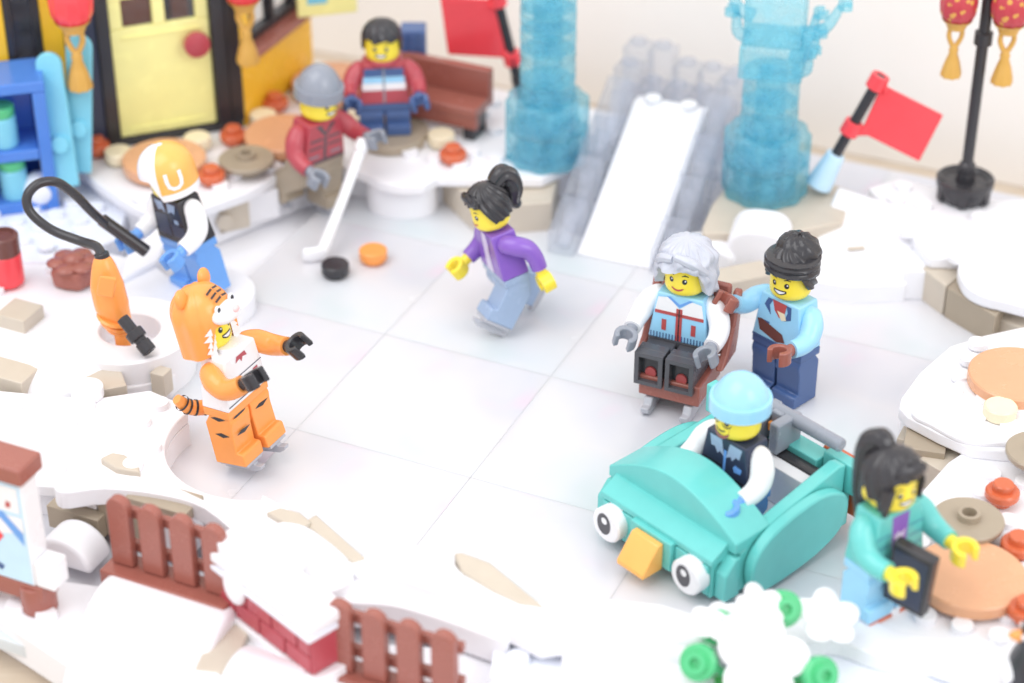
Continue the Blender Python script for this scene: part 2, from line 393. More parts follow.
studs_in(bk, [(110, 190), (160, 212), (250, 186), (290, 168), (270, 150), (200, 178), (120, 170)], B, 'snow', .2)
# ---- grey-blue low plate in front of the blue shelf
gp = structure('low_plate')
slab(gp, 'grey_plate', [(-60, 200), (85, 178), (128, 208), (118, 238), (60, 262), (-60, 262)], -3, 6.4, 'light_grey')
studs_in(gp, [(-10, 215), (80, 195), (112, 214), (60, 250), (-10, 250)], 6.4, 'light_grey', .1)
# ---- left bank with the mound, the well and the tiger's notch
lb = structure('snow_bank_left')
slab(lb, 'snow_plate', [(-60, 240), (20, 245), (70, 244), (150, 262), (200, 300), (196, 345), (170, 380), (60, 400), (-60, 400)], -3, 5.6)
def circle3(a, b, c):
    ax, ay, bx_, by, cx, cy = a.x, a.y, b.x, b.y, c.x, c.y; d = 2*(ax*(by-cy)+bx_*(cy-ay)+cx*(ay-by))
    ux = ((ax*ax+ay*ay)*(by-cy)+(bx_*bx_+by*by)*(cy-ay)+(cx*cx+cy*cy)*(ay-by))/d; uy = ((ax*ax+ay*ay)*(cx-bx_)+(bx_*bx_+by*by)*(ax-cx)+(cx*cx+cy*cy)*(bx_-ax))/d
    return Vector((ux, uy)), math.hypot(ax-ux, ay-uy)
NC, NR = circle3(P(188, 412, 9.6), P(165, 454, 9.6), P(228, 498, 9.6))
na0 = math.atan2(P(188, 412, 9.6).y-NC.y, P(188, 412, 9.6).x-NC.x); na1 = math.atan2(P(264, 494, 9.6).y-NC.y, P(264, 494, 9.6).x-NC.x)
if na1 < na0: na1 += 2*math.pi
arc = [(NC.x+NR*math.cos(na0+(na1-na0)*i/26), NC.y+NR*math.sin(na0+(na1-na0)*i/26)) for i in range(27)]
def with_arc(before, after, z): return px_poly(before, z)+arc+px_poly(after, z)
MB().prism(with_arc([(-60, 385), (60, 396), (96, 398), (150, 390), (178, 402)], [(300, 520), (240, 560), (200, 512), (100, 490), (-60, 478)], 9.6), 6.4, 9.6).build('snow_plate', 'snow', lb, .4)
MB().prism(with_arc([(-60, 390), (60, 400), (150, 394), (176, 404)], [(296, 520), (240, 556), (200, 508), (100, 486), (-60, 474)], 9.6), -3, 6.3).build('snow_fill', 'snow', lb, .1)
studs_in(lb, [(0, 402), (160, 398), (160, 440), (150, 480), (0, 470)], 9.6, 'snow', .35)
studs_in(lb, [(20, 252), (60, 250), (60, 275), (20, 290), (-10, 300)], 5.6, 'snow', .2)
# disc the helmet figure stands on
c = P(205, 292, 5)
MB().lathe([(13.4, -6), (13.4, 0), (12.9, .5), (0, .5)], 48, Matrix.Translation(c)).build('snow_disc', 'snow', lb)
# white slope rising behind the hose
wq = [P(118, 282, 7), P(158, 262, 7), P(172, 225, 12), P(140, 215, 12)]
wv = [tuple(q) for q in wq]+[(q.x, q.y, -2) for q in wq]
MB().add(wv, [(0, 1, 2, 3), (4, 5, 1, 0), (5, 6, 2, 1), (6, 7, 3, 2), (7, 4, 0, 3), (7, 6, 5, 4)]).build('snow_slope', 'snow', lb, .6)
# well: round white wall with a shaft
c = P(130, 330, 12)
MB().lathe([(7.7, 2), (7.7, 12), (8.1, 12.4), (15.4, 12.4), (16, 11.8), (16, -2)], 56, Matrix.Translation((c.x, c.y, 0))).build('well_wall', 'snow', lb)
MB().lathe([(0, 3.2), (7.65, 3.2)], 32, Matrix.Translation((c.x, c.y, 0))).build('well_floor', 'light_grey', lb)
# big dome slope left of the well
c = P(62, 362, 9)
MB().ball((c.x, c.y, 2), (17, 15, 11), 40, 20).build('snow_mound', 'snow', lb)
c2 = P(30, 348, 9)
MB().ball((c2.x+2, c2.y-2, 1), (12, 13, 9), 36, 18).build('snow_mound', 'snow', lb)
# tan patches showing between the white pieces
block(lb, 'tan_brick', (22, 330), 3, 9, 9, 6.4, G, 'tan'); block(lb, 'tan_brick', (10, 396), 3, 15, 8, 8.4, G, 'tan')
block(lb, 'tan_brick', (108, 402), 3, 9, 9, 6.9, 20, 'tan'); block(lb, 'tan_brick', (163, 392), 3, 4, 4, 6.6, G, 'tan')
slab(lb, 'tan_brick', [(100, 458), (112, 452), (124, 454), (138, 462), (140, 472), (116, 468)], 8, 11.2, 'tan')
MB().cyl(P(88, 396, 9.6), 4, 3, 24).build('snow_stud', 'snow', lb, .3)
# ---- front bank
fb = structure('snow_bank_front')
ridge = [(262, 494), (300, 514), (332, 532), (362, 556), (386, 552), (404, 544), (440, 546), (462, 572), (500, 592), (545, 602), (600, 598), (660, 604), (704, 616), (720, 640), (700, 660), (600, 640), (540, 648), (470, 612), (430, 590), (380, 580), (340, 590), (300, 575), (250, 545)]
slab(fb, 'snow_plate', ridge, 9.6, B)
slab(fb, 'snow_fill', ridge, -3, 9.5)
# tan rocks along the crest
slab(fb, 'tan_rock', [(266, 512), (280, 507), (300, 512), (312, 522), (298, 530)], 11, 14, 'tan')
slab(fb, 'tan_rock', [(303, 522), (316, 514), (366, 558), (352, 562), (330, 545)], 9.6, 13.2, 'tan')
slab(fb, 'tan_rock', [(454, 553), (462, 552), (490, 562), (544, 606), (520, 603), (492, 590), (462, 572)], 9.6, 13.3, 'tan')
# white arc pieces
slab(fb, 'snow_arc', [(268, 524), (300, 522), (330, 540), (352, 562), (348, 580), (310, 590), (250, 560)], 9, 15.5, 'snow', True, 1.2)
slab(fb, 'snow_arc', [(352, 572), (392, 548), (432, 546), (452, 562), (470, 582), (440, 590), (400, 578)], 10, 14.5, 'snow', True, 1)
slab(fb, 'snow_arc', [(540, 606), (600, 600), (660, 606), (706, 618), (704, 640), (640, 640), (560, 640), (520, 622)], 9, 14, 'snow', True, 1)
# inward bow with its curved face towards the camera
bow = [(345, 580), (400, 582), (450, 600), (500, 626), (505, 640), (440, 618), (390, 604), (340, 600)]
slab(fb, 'snow_bow', bow, 4, 11.5, 'snow', True, .6)
# lower ledge in front
slab(fb, 'snow_ledge', [(-60, 570), (60, 580), (200, 600), (330, 640), (520, 652), (720, 640), (740, 760), (160, 760), (72, 668), (0, 620), (-60, 580)], -6, 3.2)
studs_in(fb, [(-20, 585), (40, 590), (60, 625), (20, 625), (-20, 612)], 3.2, 'snow', .2)
# wall behind the sign: white arch over tan bricks
p0 = P(88, 545, 3.2)
def row(name, off, w_, z0, z1, mat, d0=0, d=8):
    q = p0+GA*off+GB*d0
    o = MB().box(0, w_, 0, d, z0, z1).build(name, mat, fb, .22); o.location = Vector((q.x, q.y, 0))*MM; o.rotation_euler = (0, 0, R(G))
row('tan_brick', -12, 14, 3.2, 9.4, 'dark_tan', 2); row('tan_brick', 0.2, 15.4, 3.2, 13, 'dark_tan', 5); row('tan_brick', 8, 16, 13.1, 16, 'dark_tan', 5)
row('snow_brick', 15.8, 8, 3.2, 12.9, 'snow', 4.4); row('snow_brick', -8, 7.8, 9.6, 14, 'snow', 5)
slab(fb, 'snow_arch', [(58, 478), (100, 474), (150, 478), (196, 496), (238, 520), (250, 545), (205, 508), (160, 494), (104, 488), (60, 492)], 12.5, 17.4, 'snow', True, .5)
# barrel-shaped drifts in front of it
def drift(px, z, r, w_, rot, zc=0):
    p = P(px[0], px[1], z)
    prof = [(r*math.cos(math.pi*i/18), r*math.sin(math.pi*i/18)) for i in range(19)]
    o = MB().side(prof, -w_/2, w_/2).build('snow_drift', 'snow', fb, 2.0, seg=4); o.location = Vector((p.x, p.y, zc))*MM; o.rotation_euler = (0, 0, R(rot))
drift((74, 556), 3.2, 7.5, 9, G+90, 3.2)
drift((166, 618), 3.2, 12, 32, G, -3)
drift((150, 664), 3.2, 11, 34, G+8, -6)
drift((270, 690), 0, 12, 18, G+6, -5)
block(fb, 'tan_brick', (226, 676), -3, 7.8, 16, 8.2, G+14, 'tan')
block(fb, 'tan_brick', (300, 694), -3, 8, 8, 8.4, G, 'tan')
# grey box with a stud at the bottom edge
gq = P(530, 676, 3.2)
o = MB().box(-8, 8, -6, 6, 0, 7.6).build('grey_brick', 'light_grey', fb, .25); o.location = Vector((gq.x, gq.y, 0))*MM; o.rotation_euler = (0, 0, R(-4))
stud(fb, (gq.x-2.5, gq.y-.5, 7.6), 'light_grey')
slab(fb, 'snow_brick', [(562, 646), (640, 636), (712, 644), (720, 740), (562, 740)], -3, 10.2, 'snow')
# ---- right bank
rb = structure('snow_bank_right')
slab(rb, 'snow_plate', [(1045, 322), (985, 335), (950, 346), (920, 372), (901, 398), (899, 408), (908, 417), (940, 434), (972, 448), (1045, 455)], 9.6, B)
slab(rb, 'snow_fill', [(1045, 326), (985, 339), (950, 350), (922, 374), (903, 399), (902, 407), (918, 420), (972, 450), (1045, 455)], -3, 9.5)
slab(rb, 'snow_plate', [(948, 462), (972, 446), (1045, 446), (1045, 700), (1000, 690), (860, 640), (836, 610), (850, 585), (905, 510)], 6.5, 9.7)
slab(rb, 'snow_fill', [(950, 466), (974, 450), (1045, 450), (1045, 700), (1000, 680), (866, 636), (842, 608), (855, 585), (908, 512)], -3, 6.4)
block(rb, 'tan_brick', (922, 470), 0, 10, 10, 9.3, G+10, 'dark_tan'); block(rb, 'tan_brick', (948, 480), 0, 14, 8, 7.5, 40, 'tan'); block(rb, 'tan_brick', (912, 452), 0, 7, 6, 5, G, 'tan')
slab(rb, 'snow_plate', [(912, 408), (932, 424), (966, 440), (1000, 442), (1045, 440), (1045, 380), (960, 380)], B-.2, B+1.4, 'snow', True, .5)
studs_in(rb, [(912, 400), (950, 352), (1036, 330), (1036, 440), (960, 438)], B+.5, 'snow', .15)
studs_in(rb, [(960, 470), (1040, 450), (1040, 640), (930, 640), (850, 620), (900, 540)], 9.7, 'snow', .2)
# lower edge plates over a pale grey face
slab(rb, 'snow_plate', [(700, 612), (760, 600), (840, 600), (900, 632), (990, 640), (988, 648), (940, 662), (880, 656), (830, 640), (760, 650)], 6, 10.2, 'snow', True, .5)
slab(rb, 'grey_brick', [(780, 640), (830, 640), (880, 656), (940, 660), (1000, 650), (1045, 650), (1045, 760), (780, 760)], -6, 5.9, 'light_grey')
studs_in(rb, [(790, 615), (850, 618), (900, 640), (960, 646), (900, 655), (840, 640)], 10.2, 'snow', .1)

# ================================================================== TOY FIGURES (mm, facing -y, feet at z = 0)
def prof_leg(short=False):
    h = {False: 11.0, True: 6.2, 'mid': 8.6}[short]
    p = [(3.9, 0), (-4.9, 0), (-4.9, 2.9), (-4.5, 3.3), (-3.1, 3.4), (-3.4, h-2)]
    for i in range(9):
        a = math.pi-math.pi*.62*i/8
        p.append((3.9*math.cos(a), h+(3.4 if not short else 2.6)*math.sin(a)))
    p.append((3.9, h)); return p
def skate(leg, h):
    m = MB().box(.9, 6.9, -4.6, 3.6, -h-.9, -h-.02)
    m.side([(4.4, -h-3.2), (-4.6, -h-3.2), (-6.4, -h-2.4), (-6.8, -h-1.4), (-4.6, -h-1.5), (-4.2, -h-.8), (3.6, -h-.8), (4.6, -h-1.6)], 3.2, 4.8)
    return m.build('skate', 'silver', leg, .15)
def face(head, eyes=True, smile=1.0, brows=True, lips=None, glasses=False, teeth=False, beard=None, r=5.17):
    def pt(u, v, d=0): return ((r+d)*math.sin(u/5.1), -(r+d)*math.cos(u/5.1), 32.2+v)
    def disc(m, u, v, a, b_, d=0, n=14):
        m.add([pt(u+a*math.cos(6.2832*i/n), v+b_*math.sin(6.2832*i/n), d) for i in range(n)]+[pt(u, v, d)], [(i, (i+1) % n, n) for i in range(n)])
    def stroke(m, pts, wd, d=0):
        v = []
        for i, (u, vv) in enumerate(pts):
            k = wd*(1 if 0 < i < len(pts)-1 else .4); v += [pt(u, vv-k/2, d), pt(u, vv+k/2, d)]
        m.add(v, [(2*i, 2*i+2, 2*i+3, 2*i+1) for i in range(len(pts)-1)])
    k = MB(); wm = MB(); rd = MB()
    if eyes:
        for s in (-1, 1):
            disc(k, s*1.75, .5, .62, .72); disc(wm, s*1.75+.18, .72, .2, .22, .03)
            if brows: stroke(k, [(s*1.0, 1.9), (s*1.8, 2.2), (s*2.7, 1.85)], .38)
    if glasses:
        for s in (-1, 1): stroke(k, [(s*1.75+1.25*math.cos(6.2832*i/16), .5+1.15*math.sin(6.2832*i/16)) for i in range(17)], .3, .02)
        stroke(k, [(-.5, .7), (.5, .7)], .3, .02)
    mp = [(-1.6+3.2*i/8, -1.75-smile*.7*math.sin(math.pi*i/8)+smile*.35) for i in range(9)]
    if teeth:
        a = [pt(u, v) for u, v in mp]+[pt(u, -1.4+.35*smile) for u, v in mp[::-1]]
        n = len(mp); k.add([pt(u*1.12, v-.14) for u, v in mp]+[pt(u*1.12, -1.25+.35) for u, v in mp], [(i, i+1, n+i+1, n+i) for i in range(n-1)])
        wm.add([pt(u*.95, v*.98+.1, .03) for u, v in mp]+[pt(u*.95, -1.2, .03) for u, v in mp], [(i, i+1, n+i+1, n+i) for i in range(n-1)])
    else: stroke(rd if lips else k, mp, .5 if lips else .36)
    if beard:
        bm_ = MB(); stroke(bm_, [(-2.6, -.4), (-2.4, -2.4), (-1.2, -3.3), (0, -3.5), (1.2, -3.3), (2.4, -2.4), (2.6, -.4)], .8); bm_.build('beard_print', beard, head)
    k.build('face_print', 'black', head)
    if wm.v: wm.build('eye_glint', 'white', head)
    if rd.v: rd.build('lip_print', lips, head)
def dome(name, mat, parent, Rr=6.0, ztop=40.0, zeq=33.4, zlow=lambda p: 30.0, ridge=None, nphi=96, nt=22, lip=1.5, cy=0.0, pw=2.0):
    """hair or hat shell; p = 0 is the front"""
    v = []; f = []
    for i in range(nt+1):
        s_ = i/nt; g = 1-math.cos(s_*math.pi/2)
        for j in range(nphi):
            p = 2*math.pi*j/nphi-math.pi; zl = zlow(p); z = ztop-(ztop-zl)*g
            r_ = Rr*(1-max(0, (z-zeq)/(ztop-zeq))**pw)**.5 if z > zeq else Rr
            if ridge: r_ = max(0.02 if i == 0 else .3, r_+ridge(p, z)*min(1, r_/3))
            v.append((r_*math.sin(p), -r_*math.cos(p)+cy, z))
    for j in range(nphi):
        x, y, z = v[nt*nphi+j]; p = 2*math.pi*j/nphi-math.pi; q = math.hypot(x, y-cy); v.append((x*(q-lip)/q, (y-cy)*(q-lip)/q+cy, z+.2))
    for i in range(nt+1):
        for j in range(nphi): f.append((i*nphi+j, i*nphi+(j+1) % nphi, (i+1)*nphi+(j+1) % nphi, (i+1)*nphi+j))
    f.append(list(range(nphi)))
    return MB().add(v, f).build(name, mat, parent, 0, sharp=60)
def tpt(u, v, off=.06, back=False):
    y = 3.9-.4*(v-15)/12.6+off; return (u, y if back else -y, v)
def tprint(name, torso, mat, polys, off=.06, back=False):
    m = MB()
    for pl in polys: m.add([tpt(u, v, off, back) for u, v in pl], [list(range(len(pl)))])
    return m.build(name, mat, torso)
def rect(a, b_, c_, d): return [(a, c_), (b_, c_), (b_, d), (a, d)]
def figure(label, loc, yaw, torso, arms, hands, legs, hips=None, lean=(0, 0), legrot=(0, 0), armrot=(20, 20), armout=(0, 0), headyaw=0, headtilt=0, skates=False, short=False, base=0.0, name='toy_figure', twist=(0, 0)):
    dz = {False: 0, True: -4.9, 'mid': -2.4}[short]
    lift = 3.2 if skates else 0
    t = thing(name, label, 'toy figure', (loc[0], loc[1], loc[2]+base), (lean[0], lean[1], yaw)); t.scale = (1.02, 1.02, 1.045)
    up = lift+dz
    hips = hips or legs
    tr = MB().box(-7.8, 7.8, -3.9, 3.9, 15, 27.6, None, 1.9, .4).build('torso', torso, t, .45, (0, 0, up), seg=3)
    MB().cyl((0, 0, 27.4), 3.1, 1.2, 24).build('neck', torso, tr)
    hp = MB().box(-7.8, 7.8, -3.7, 3.7, 12.9, 14.95).box(-.35, .35, -3.2, 3.2, 11 if short else 8, 13).build('hips', hips, t, .25, (0, 0, up))
    hz = {False: 11.0, True: 6.2, 'mid': 8.6}[short]
    for i, s in enumerate((-1, 1)):
        x0, x1 = (-7.6, -.35) if s < 0 else (.35, 7.6)
        lp = [(y, z-hz) for y, z in prof_leg(short)]
        lg = MB().side(lp, 0, 7.25).build('leg', legs, t, .3, (x0, 0, hz+lift), (-legrot[i], 0, 0))
        if skates: skate(lg, hz)
        a = armrot[i]; ax = MB().tube([(-s*.6, 0, .4), (s*1.0, 0, .1), (s*2.5, .1, -2.2), (s*3.1, -.1, -5.2), (s*3.2, -1.9, -7.7), (s*2.9, -4.4, -9.6)], [2.0, 2.55, 2.75, 2.6, 2.35, 2.15], 18).build('arm', arms, t, 0, (s*6.0, 0, 24.4+up), (-a, s*-armout[i], 0), sharp=50)
        d = Vector((-s*.05, -2.4, -1.9)).normalized(); wpt = Vector((s*2.9, -4.4, -9.6))
        n_ = d.cross(Vector((1, 0, 0))).normalized()
        if twist[i]: n_ = Matrix.Rotation(R(twist[i]), 3, d) @ n_
        h = MB().rod(wpt-d*1.0, wpt+d*2.3, 1.5, 16).cring(wpt+d*4.3, d, n_, 2.95, 1.6, 3.6).build('hand', hands, ax, .3)
    hd = MB().lathe([(0, 28.1), (3.4, 28.1), (4.5, 28.5), (5.0, 29.3), (5.1, 30.2), (5.1, 34.8), (4.95, 35.8), (4.3, 36.6), (3.3, 36.9), (2.4, 36.9), (2.4, 38.5), (0, 38.5)], 40).build('head', 'skin', t, 0, (0, 0, up), (headtilt, 0, headyaw), sharp=45)
    return t, tr, hd
def lock(z, k, amp, sw=0.0): return lambda p, zz: amp*math.cos(k*p+sw*(zz-z))

# -- skater in a tiger costume
t, tr, hd = figure('orange tiger costume figure skating with black gloves and striped tail', P(247, 463, 0), 60, 'white', 'orange', 'black', 'orange', skates=True, legrot=(6, 12), armrot=(70, 62), armout=(4, 26), headyaw=6, headtilt=-8, lean=(-4, -2), base=1.6)
face(hd, smile=1, teeth=True)
def tz(p):
    a = abs(p)
    return 34.6 if a < .62 else (34.6-(a-.62)/.35*6.4 if a < .97 else 28.2-min(1, (a-.97)/.5)*.6)
hood = dome('hood', 'orange', hd, 7.3, 43.0, 35.2, tz, lambda p, z: .22*math.cos(9*p) if abs(p) > 1 else 0, lip=2.0, cy=.3, pw=2.3)
MB().ball((0, -6.6, 36.6), (4.6, 3.2, 2.3), 24, 14).build('muzzle', 'white', hd)
MB().ball((0, -9.5, 37.5), (1.2, .8, .8), 14, 10).build('nose', 'pink', hd)
for s in (-1, 1):
    MB().ball((s*5.1, .8, 42.3), (2.1, 1.1, 2.3), 18, 12).build('ear', 'orange', hd)
    k = MB()
    for i in range(3): k.box(s*3.4-.4+s*i*.0, s*3.4+.4, -6.95+i*.9, -6.6+i*.9, 39.4+i*.75, 39.75+i*.75)
    MB().ball((s*2.9, -6.7, 38.6), (1.0, .5, 1.0), 14, 10).build('costume_eye', 'white', hd)
    MB().ball((s*2.9, -7.15, 38.6), (.6, .22, .65), 12, 8).build('costume_pupil', 'black', hd)
    fr = MB()                                     # white ruff of fur points down each cheek
    for i in range(5):
        z = 34.2-i*1.5; a = s*(.78+.05*i); b_ = s*(1.1 if i % 2 else 1.02)
        r_ = 7.55
        fr.add([(r_*math.sin(a), -r_*math.cos(a)+.3, z+.9), (r_*math.sin(a), -r_*math.cos(a)+.3, z-.9), (r_*math.sin(b_), -r_*math.cos(b_)+.3, z-.6)], [(0, 1, 2)])
        fr.add([(r_*math.sin(a), -r_*math.cos(a)+.3, z+.9), (r_*math.sin(a), -r_*math.cos(a)+.3, z-.9), (5.0*math.sin(a*.85), -5.6*math.cos(a*.85), z-.9), (5.0*math.sin(a*.85), -5.6*math.cos(a*.85), z+.9)], [(0, 1, 2, 3)])
    fr.build('cheek_fur', 'white', hd)
k = MB()
for i in range(3):
    y = -6.7+i*1.0; z = 40.1+i*.9
    for s in (-1, 1): k.add([(0+s*.2, y, z+.35), (s*2.2, y+.25, z-.2), (s*2.2, y+.55, z+.25), (s*.2, y+.35, z+.75)], [(0, 1, 2, 3)])
k.build('forehead_stripe', 'black', hd)
tprint('jersey_print', tr, 'dark_red', [rect(-5.2, -3.4, 17.2, 20.8), rect(3.2, 5.0, 17.2, 20.8), [(-1.6, 26.6), (1.6, 26.6), (2.2, 25.2), (.6, 25.6), (0, 24.6), (-.6, 25.6), (-2.2, 25.2)]])
tprint('jersey_line', tr, 'navy', [rect(-7.3, 7.3, 16.0, 16.3), rect(-6.8, 6.8, 21.6, 21.85)])
for lg in [c for c in t.children if c.name.startswith('leg')]:
    k = MB()
    for z in ((1.2, -3.2) if lg.location.x < 0 else (-1.2,)):
        k.add([(1.2, -3.75, z), (3.0, -3.75, z+.5), (6.4, -3.7, z+.1), (4.0, -3.75, z-.6)], [(0, 1, 2, 3)])
        k.add([(-.06, -2.5, z+.2), (-.06, -.2, z+.9), (-.06, 1.8, z+.4), (-.06, -.4, z-.4)], [(0, 1, 2, 3)])
    k.build('stripe', 'black', lg)
tail = MB().tube([(-1, 3.2, 12.6), (-3.4, 6.6, 11.4), (-6.4, 9.2, 12.6), (-8.6, 10.4, 15.8)], [1.9, 1.8, 1.8, 1.2], 16).build('tail', 'orange', t, 0, (0, 0, 3.2))
for x, y, z, dx, dy, dz in ((-3.6, 6.8, 11.4, -.65, .75, .1), (-5.2, 8.3, 11.9, -.75, .6, .35), (-6.6, 9.3, 12.8, -.7, .45, .6), (-7.6, 9.9, 14.2, -.6, .3, .8)):
    m = MB().lathe([(1.93, -.28), (1.93, .28)], 18, Matrix.Translation((x, y, z)) @ Vector((dx, dy, dz)).to_track_quat('Z', 'Y').to_matrix().to_4x4()); m.f = [q for q in m.f if len(q) == 4]; m.build('tail_stripe', 'black', tail)

# -- figure in an orange and white helmet, holding the hose
t, tr, hd = figure('figure in orange and white helmet and black vest, gripping the black hose', P(203, 286, 5.6), -46, 'black', 'white', 'medium_blue', 'medium_blue', lean=(7, -9), armrot=(28, 22), armout=(0, 6), headyaw=-24)
HELM = t
face(hd, smile=.8)
dome('helmet', 'white', hd, 7.4, 41.4, 33.6, lambda p: 34.4 if abs(p) < .7 else (34.4-(abs(p)-.7)/.35*5.6 if abs(p) < 1.05 else 28.8), None, lip=1.4, pw=2.4)
def shell_patch(parent, name, mat, Rr, ztop, zeq, pw, p0, p1, z0, z1, off, n=20, m_=14):
    v = []; f = []
    for i in range(m_+1):
        for j in range(n+1):
            z = z0+(z1-z0)*i/m_; p = p0+(p1-p0)*j/n
            r_ = Rr*(1-max(0, (z-zeq)/(ztop-zeq))**pw)**.5 if z > zeq else Rr
            r_ += off; v.append((r_*math.sin(p), -r_*math.cos(p), z+off*.5))
    for i in range(m_):
        for j in range(n): f.append((i*(n+1)+j, i*(n+1)+j+1, (i+1)*(n+1)+j+1, (i+1)*(n+1)+j))
    return MB().add(v, f).build(name, mat, parent, 0, sharp=70)
shell_patch(hd, 'helmet_stripe', 'pale_orange', 7.4, 41.4, 33.6, 2.4, 1.05, 2*math.pi-1.05, 35.6, 41.35, .1, 60, 16)
shell_patch(hd, 'helmet_stripe', 'pale_orange', 7.4, 41.4, 33.6, 2.4, 1.05, 2*math.pi-1.05, 30.6, 35.62, .1, 50, 10)
u = MB()                                          # the white U mark on the back of the helmet
upath = [(-1.9, 36.2), (-1.9, 34), (-1.6, 32.6), (-.6, 31.9), (.6, 31.9), (1.6, 32.6), (1.9, 34), (1.9, 36.2)]
for side_ in (1.62,):
    pts = []
    for i, (a, z) in enumerate(upath):
        a0, z0 = upath[max(i-1, 0)]; a1, z1 = upath[min(i+1, 7)]; dx, dz_ = a1-a0, z1-z0; L_ = math.hypot(dx, dz_); nx, nz = -dz_/L_*.5, dx/L_*.5
        for q in (-1, 1):
            zz = z+nz*q; r_ = (7.4*(1-max(0, (zz-33.6)/7.8)**2.4)**.5 if zz > 33.6 else 7.4)+.22; p = side_+(a+nx*q)/7.4
            pts.append((r_*math.sin(p), -r_*math.cos(p), zz))
    u.add(pts, [(2*i, 2*i+1, 2*i+3, 2*i+2) for i in range(7)])
u.build('helmet_letter', 'white', hd)
tprint('vest_print', tr, 'sand_blue', [[(-4.6, 26.6), (-1, 26.6), (-.6, 23.6), (-2.2, 24.4), (-3.4, 23.8)], [(4.6, 26.6), (1, 26.6), (.6, 23.6), (2.2, 24.4), (3.4, 23.8)], rect(2.4, 4.2, 21.0, 22.2)])
tprint('vest_panel', tr, 'navy', [rect(-6, -.4, 17, 23), rect(.4, 6, 17, 20.6)])

# -- hockey player in a grey knitted hat
t, tr, hd = figure('hockey player in grey knitted hat and dark red sweater holding the white stick', P(311, 213, 0), 46, 'dark_red', 'dark_red', 'grey', 'dark_tan', skates=True, legrot=(-46, 8), armrot=(24, 54), armout=(6, 14), headyaw=4, lean=(6, 3))
HOCK = t
face(hd, smile=.9, teeth=True)
def beanie(parent, mat, top=41.6):
    dome('knitted_hat', mat, parent, 6.6, top, 35.0, lambda p: 34.4, None, lip=1.4, pw=1.85, cy=.3)
    dome('hat_band', mat, parent, 6.95, 37.5, 36.9, lambda p: 34.0, None, lip=1.6, pw=6, nt=8, cy=.3)
beanie(hd, 'grey', 43)
tprint('sweater_print', tr, 'dark_grey', [rect(-5.5, -1, 22.2, 22.9), rect(1, 5.5, 22.2, 22.9), rect(-5.8, -1, 20, 20.6), rect(1, 5.8, 20, 20.6), [(-3.6, 26.8), (-1.8, 26.8), (0, 24.2), (1.8, 26.8), (3.6, 26.8), (0, 23)], rect(-7, 7, 15.4, 16.3), rect(-.5, .5, 16.4, 23)], .06)
tprint('sweater_hem', tr, 'grey', [rect(-6, -2, 17.4, 18), rect(2, 6, 17.4, 18)])

# -- boy by the bench
t, tr, hd = figure('short-legged boy in red jacket with blue and white chest stripes by the bench', P(385, 129, 16), 6, 'dark_red', 'dark_red', 'dark_blue', 'dark_blue', short=True, armrot=(34, 34), armout=(12, 12), headyaw=-8)
face(hd, smile=1, teeth=True)
dome('hair', 'black', hd, 6.0, 40.2, 34.6, lambda p: 35.2+.4*math.sin(7*p) if abs(p) < 1.1 else (35.0-(abs(p)-1.1)/.5*4.6 if abs(p) < 1.6 else 30.4), lambda p, z: .22*math.cos(14*p+1.2*z), lip=1.2)
tprint('jacket_print', tr, 'dark_blue', [rect(-5.9, 5.9, 23.6, 26.2)])
tprint('jacket_stripe', tr, 'sky_blue', [rect(-6.2, 6.2, 21.6, 23.6)], .08)
tprint('jacket_stripe', tr, 'white', [rect(-6.5, 6.5, 19.4, 21.6)], .08)
tprint('zip', tr, 'grey', [rect(-.3, .3, 15.4, 26.6)], .12)
MB().tube([(-4.2, 1.2, 27.6), (-2.8, -2.9, 27.9), (0, -4.0, 27.7), (2.8, -2.9, 27.9), (4.2, 1.2, 27.6), (0, 3.8, 28)], [1.1]*6, 12).build('collar', 'dark_red', t, 0, (0, 0, -4.9))

t.scale = (.97, .97, 1.0)

# -- girl in purple, skating
t, tr, hd = figure('figure with black ponytail and open purple jacket skating with arms spread', P(521, 322, 0), -66, 'purple', 'purple', 'skin', 'sand_blue', skates=True, legrot=(-46, 46), armrot=(14, -58), armout=(6, 14), headyaw=4, lean=(12, -6), base=-.4)
face(hd, smile=.8, lips='mouth_red')
def lockf(k, a, s): return lambda p, z: a*math.cos(k*p+s*z)
dome('hair', 'black', hd, 6.2, 40.4, 34.2, lambda p: 36.2-.5*abs(p) if abs(p) < .8 else (35.8-(abs(p)-.8)/.5*4.6 if abs(p) < 1.3 else 31.2-.5*math.cos(p)), lockf(17, .28, 1.5), lip=1.2)
MB().ball((0, -4.6, 37.4), (4.6, 1.5, 1.8), 24, 12, None, lambda a, t_: 1+.05*math.cos(11*a)).build('fringe', 'black', hd)
MB().tube([(0, 3.2, 38.8), (0, 5.8, 40.2), (0, 7.4, 38.8), (0, 7.9, 35.6), (0, 7.2, 32.2), (0, 8.4, 30.2)], [2.0, 2.6, 2.9, 2.8, 1.9, 1.2], 28, (1.25, 1), .09, 9).build('ponytail', 'black', hd, sharp=70)
tprint('shirt', tr, 'lilac', [[(-3.4, 26.9), (2.6, 26.9), (1.2, 22), (1.6, 15.3), (-2.8, 15.3), (-2.2, 22)]])
tprint('lapel', tr, 'purple', [[(-3.6, 26.9), (-1.4, 26.9), (-2.6, 21)], [(3.4, 26.9), (1.2, 26.9), (2.4, 21)]], .12)

t.scale = (.97, .97, 1.0)
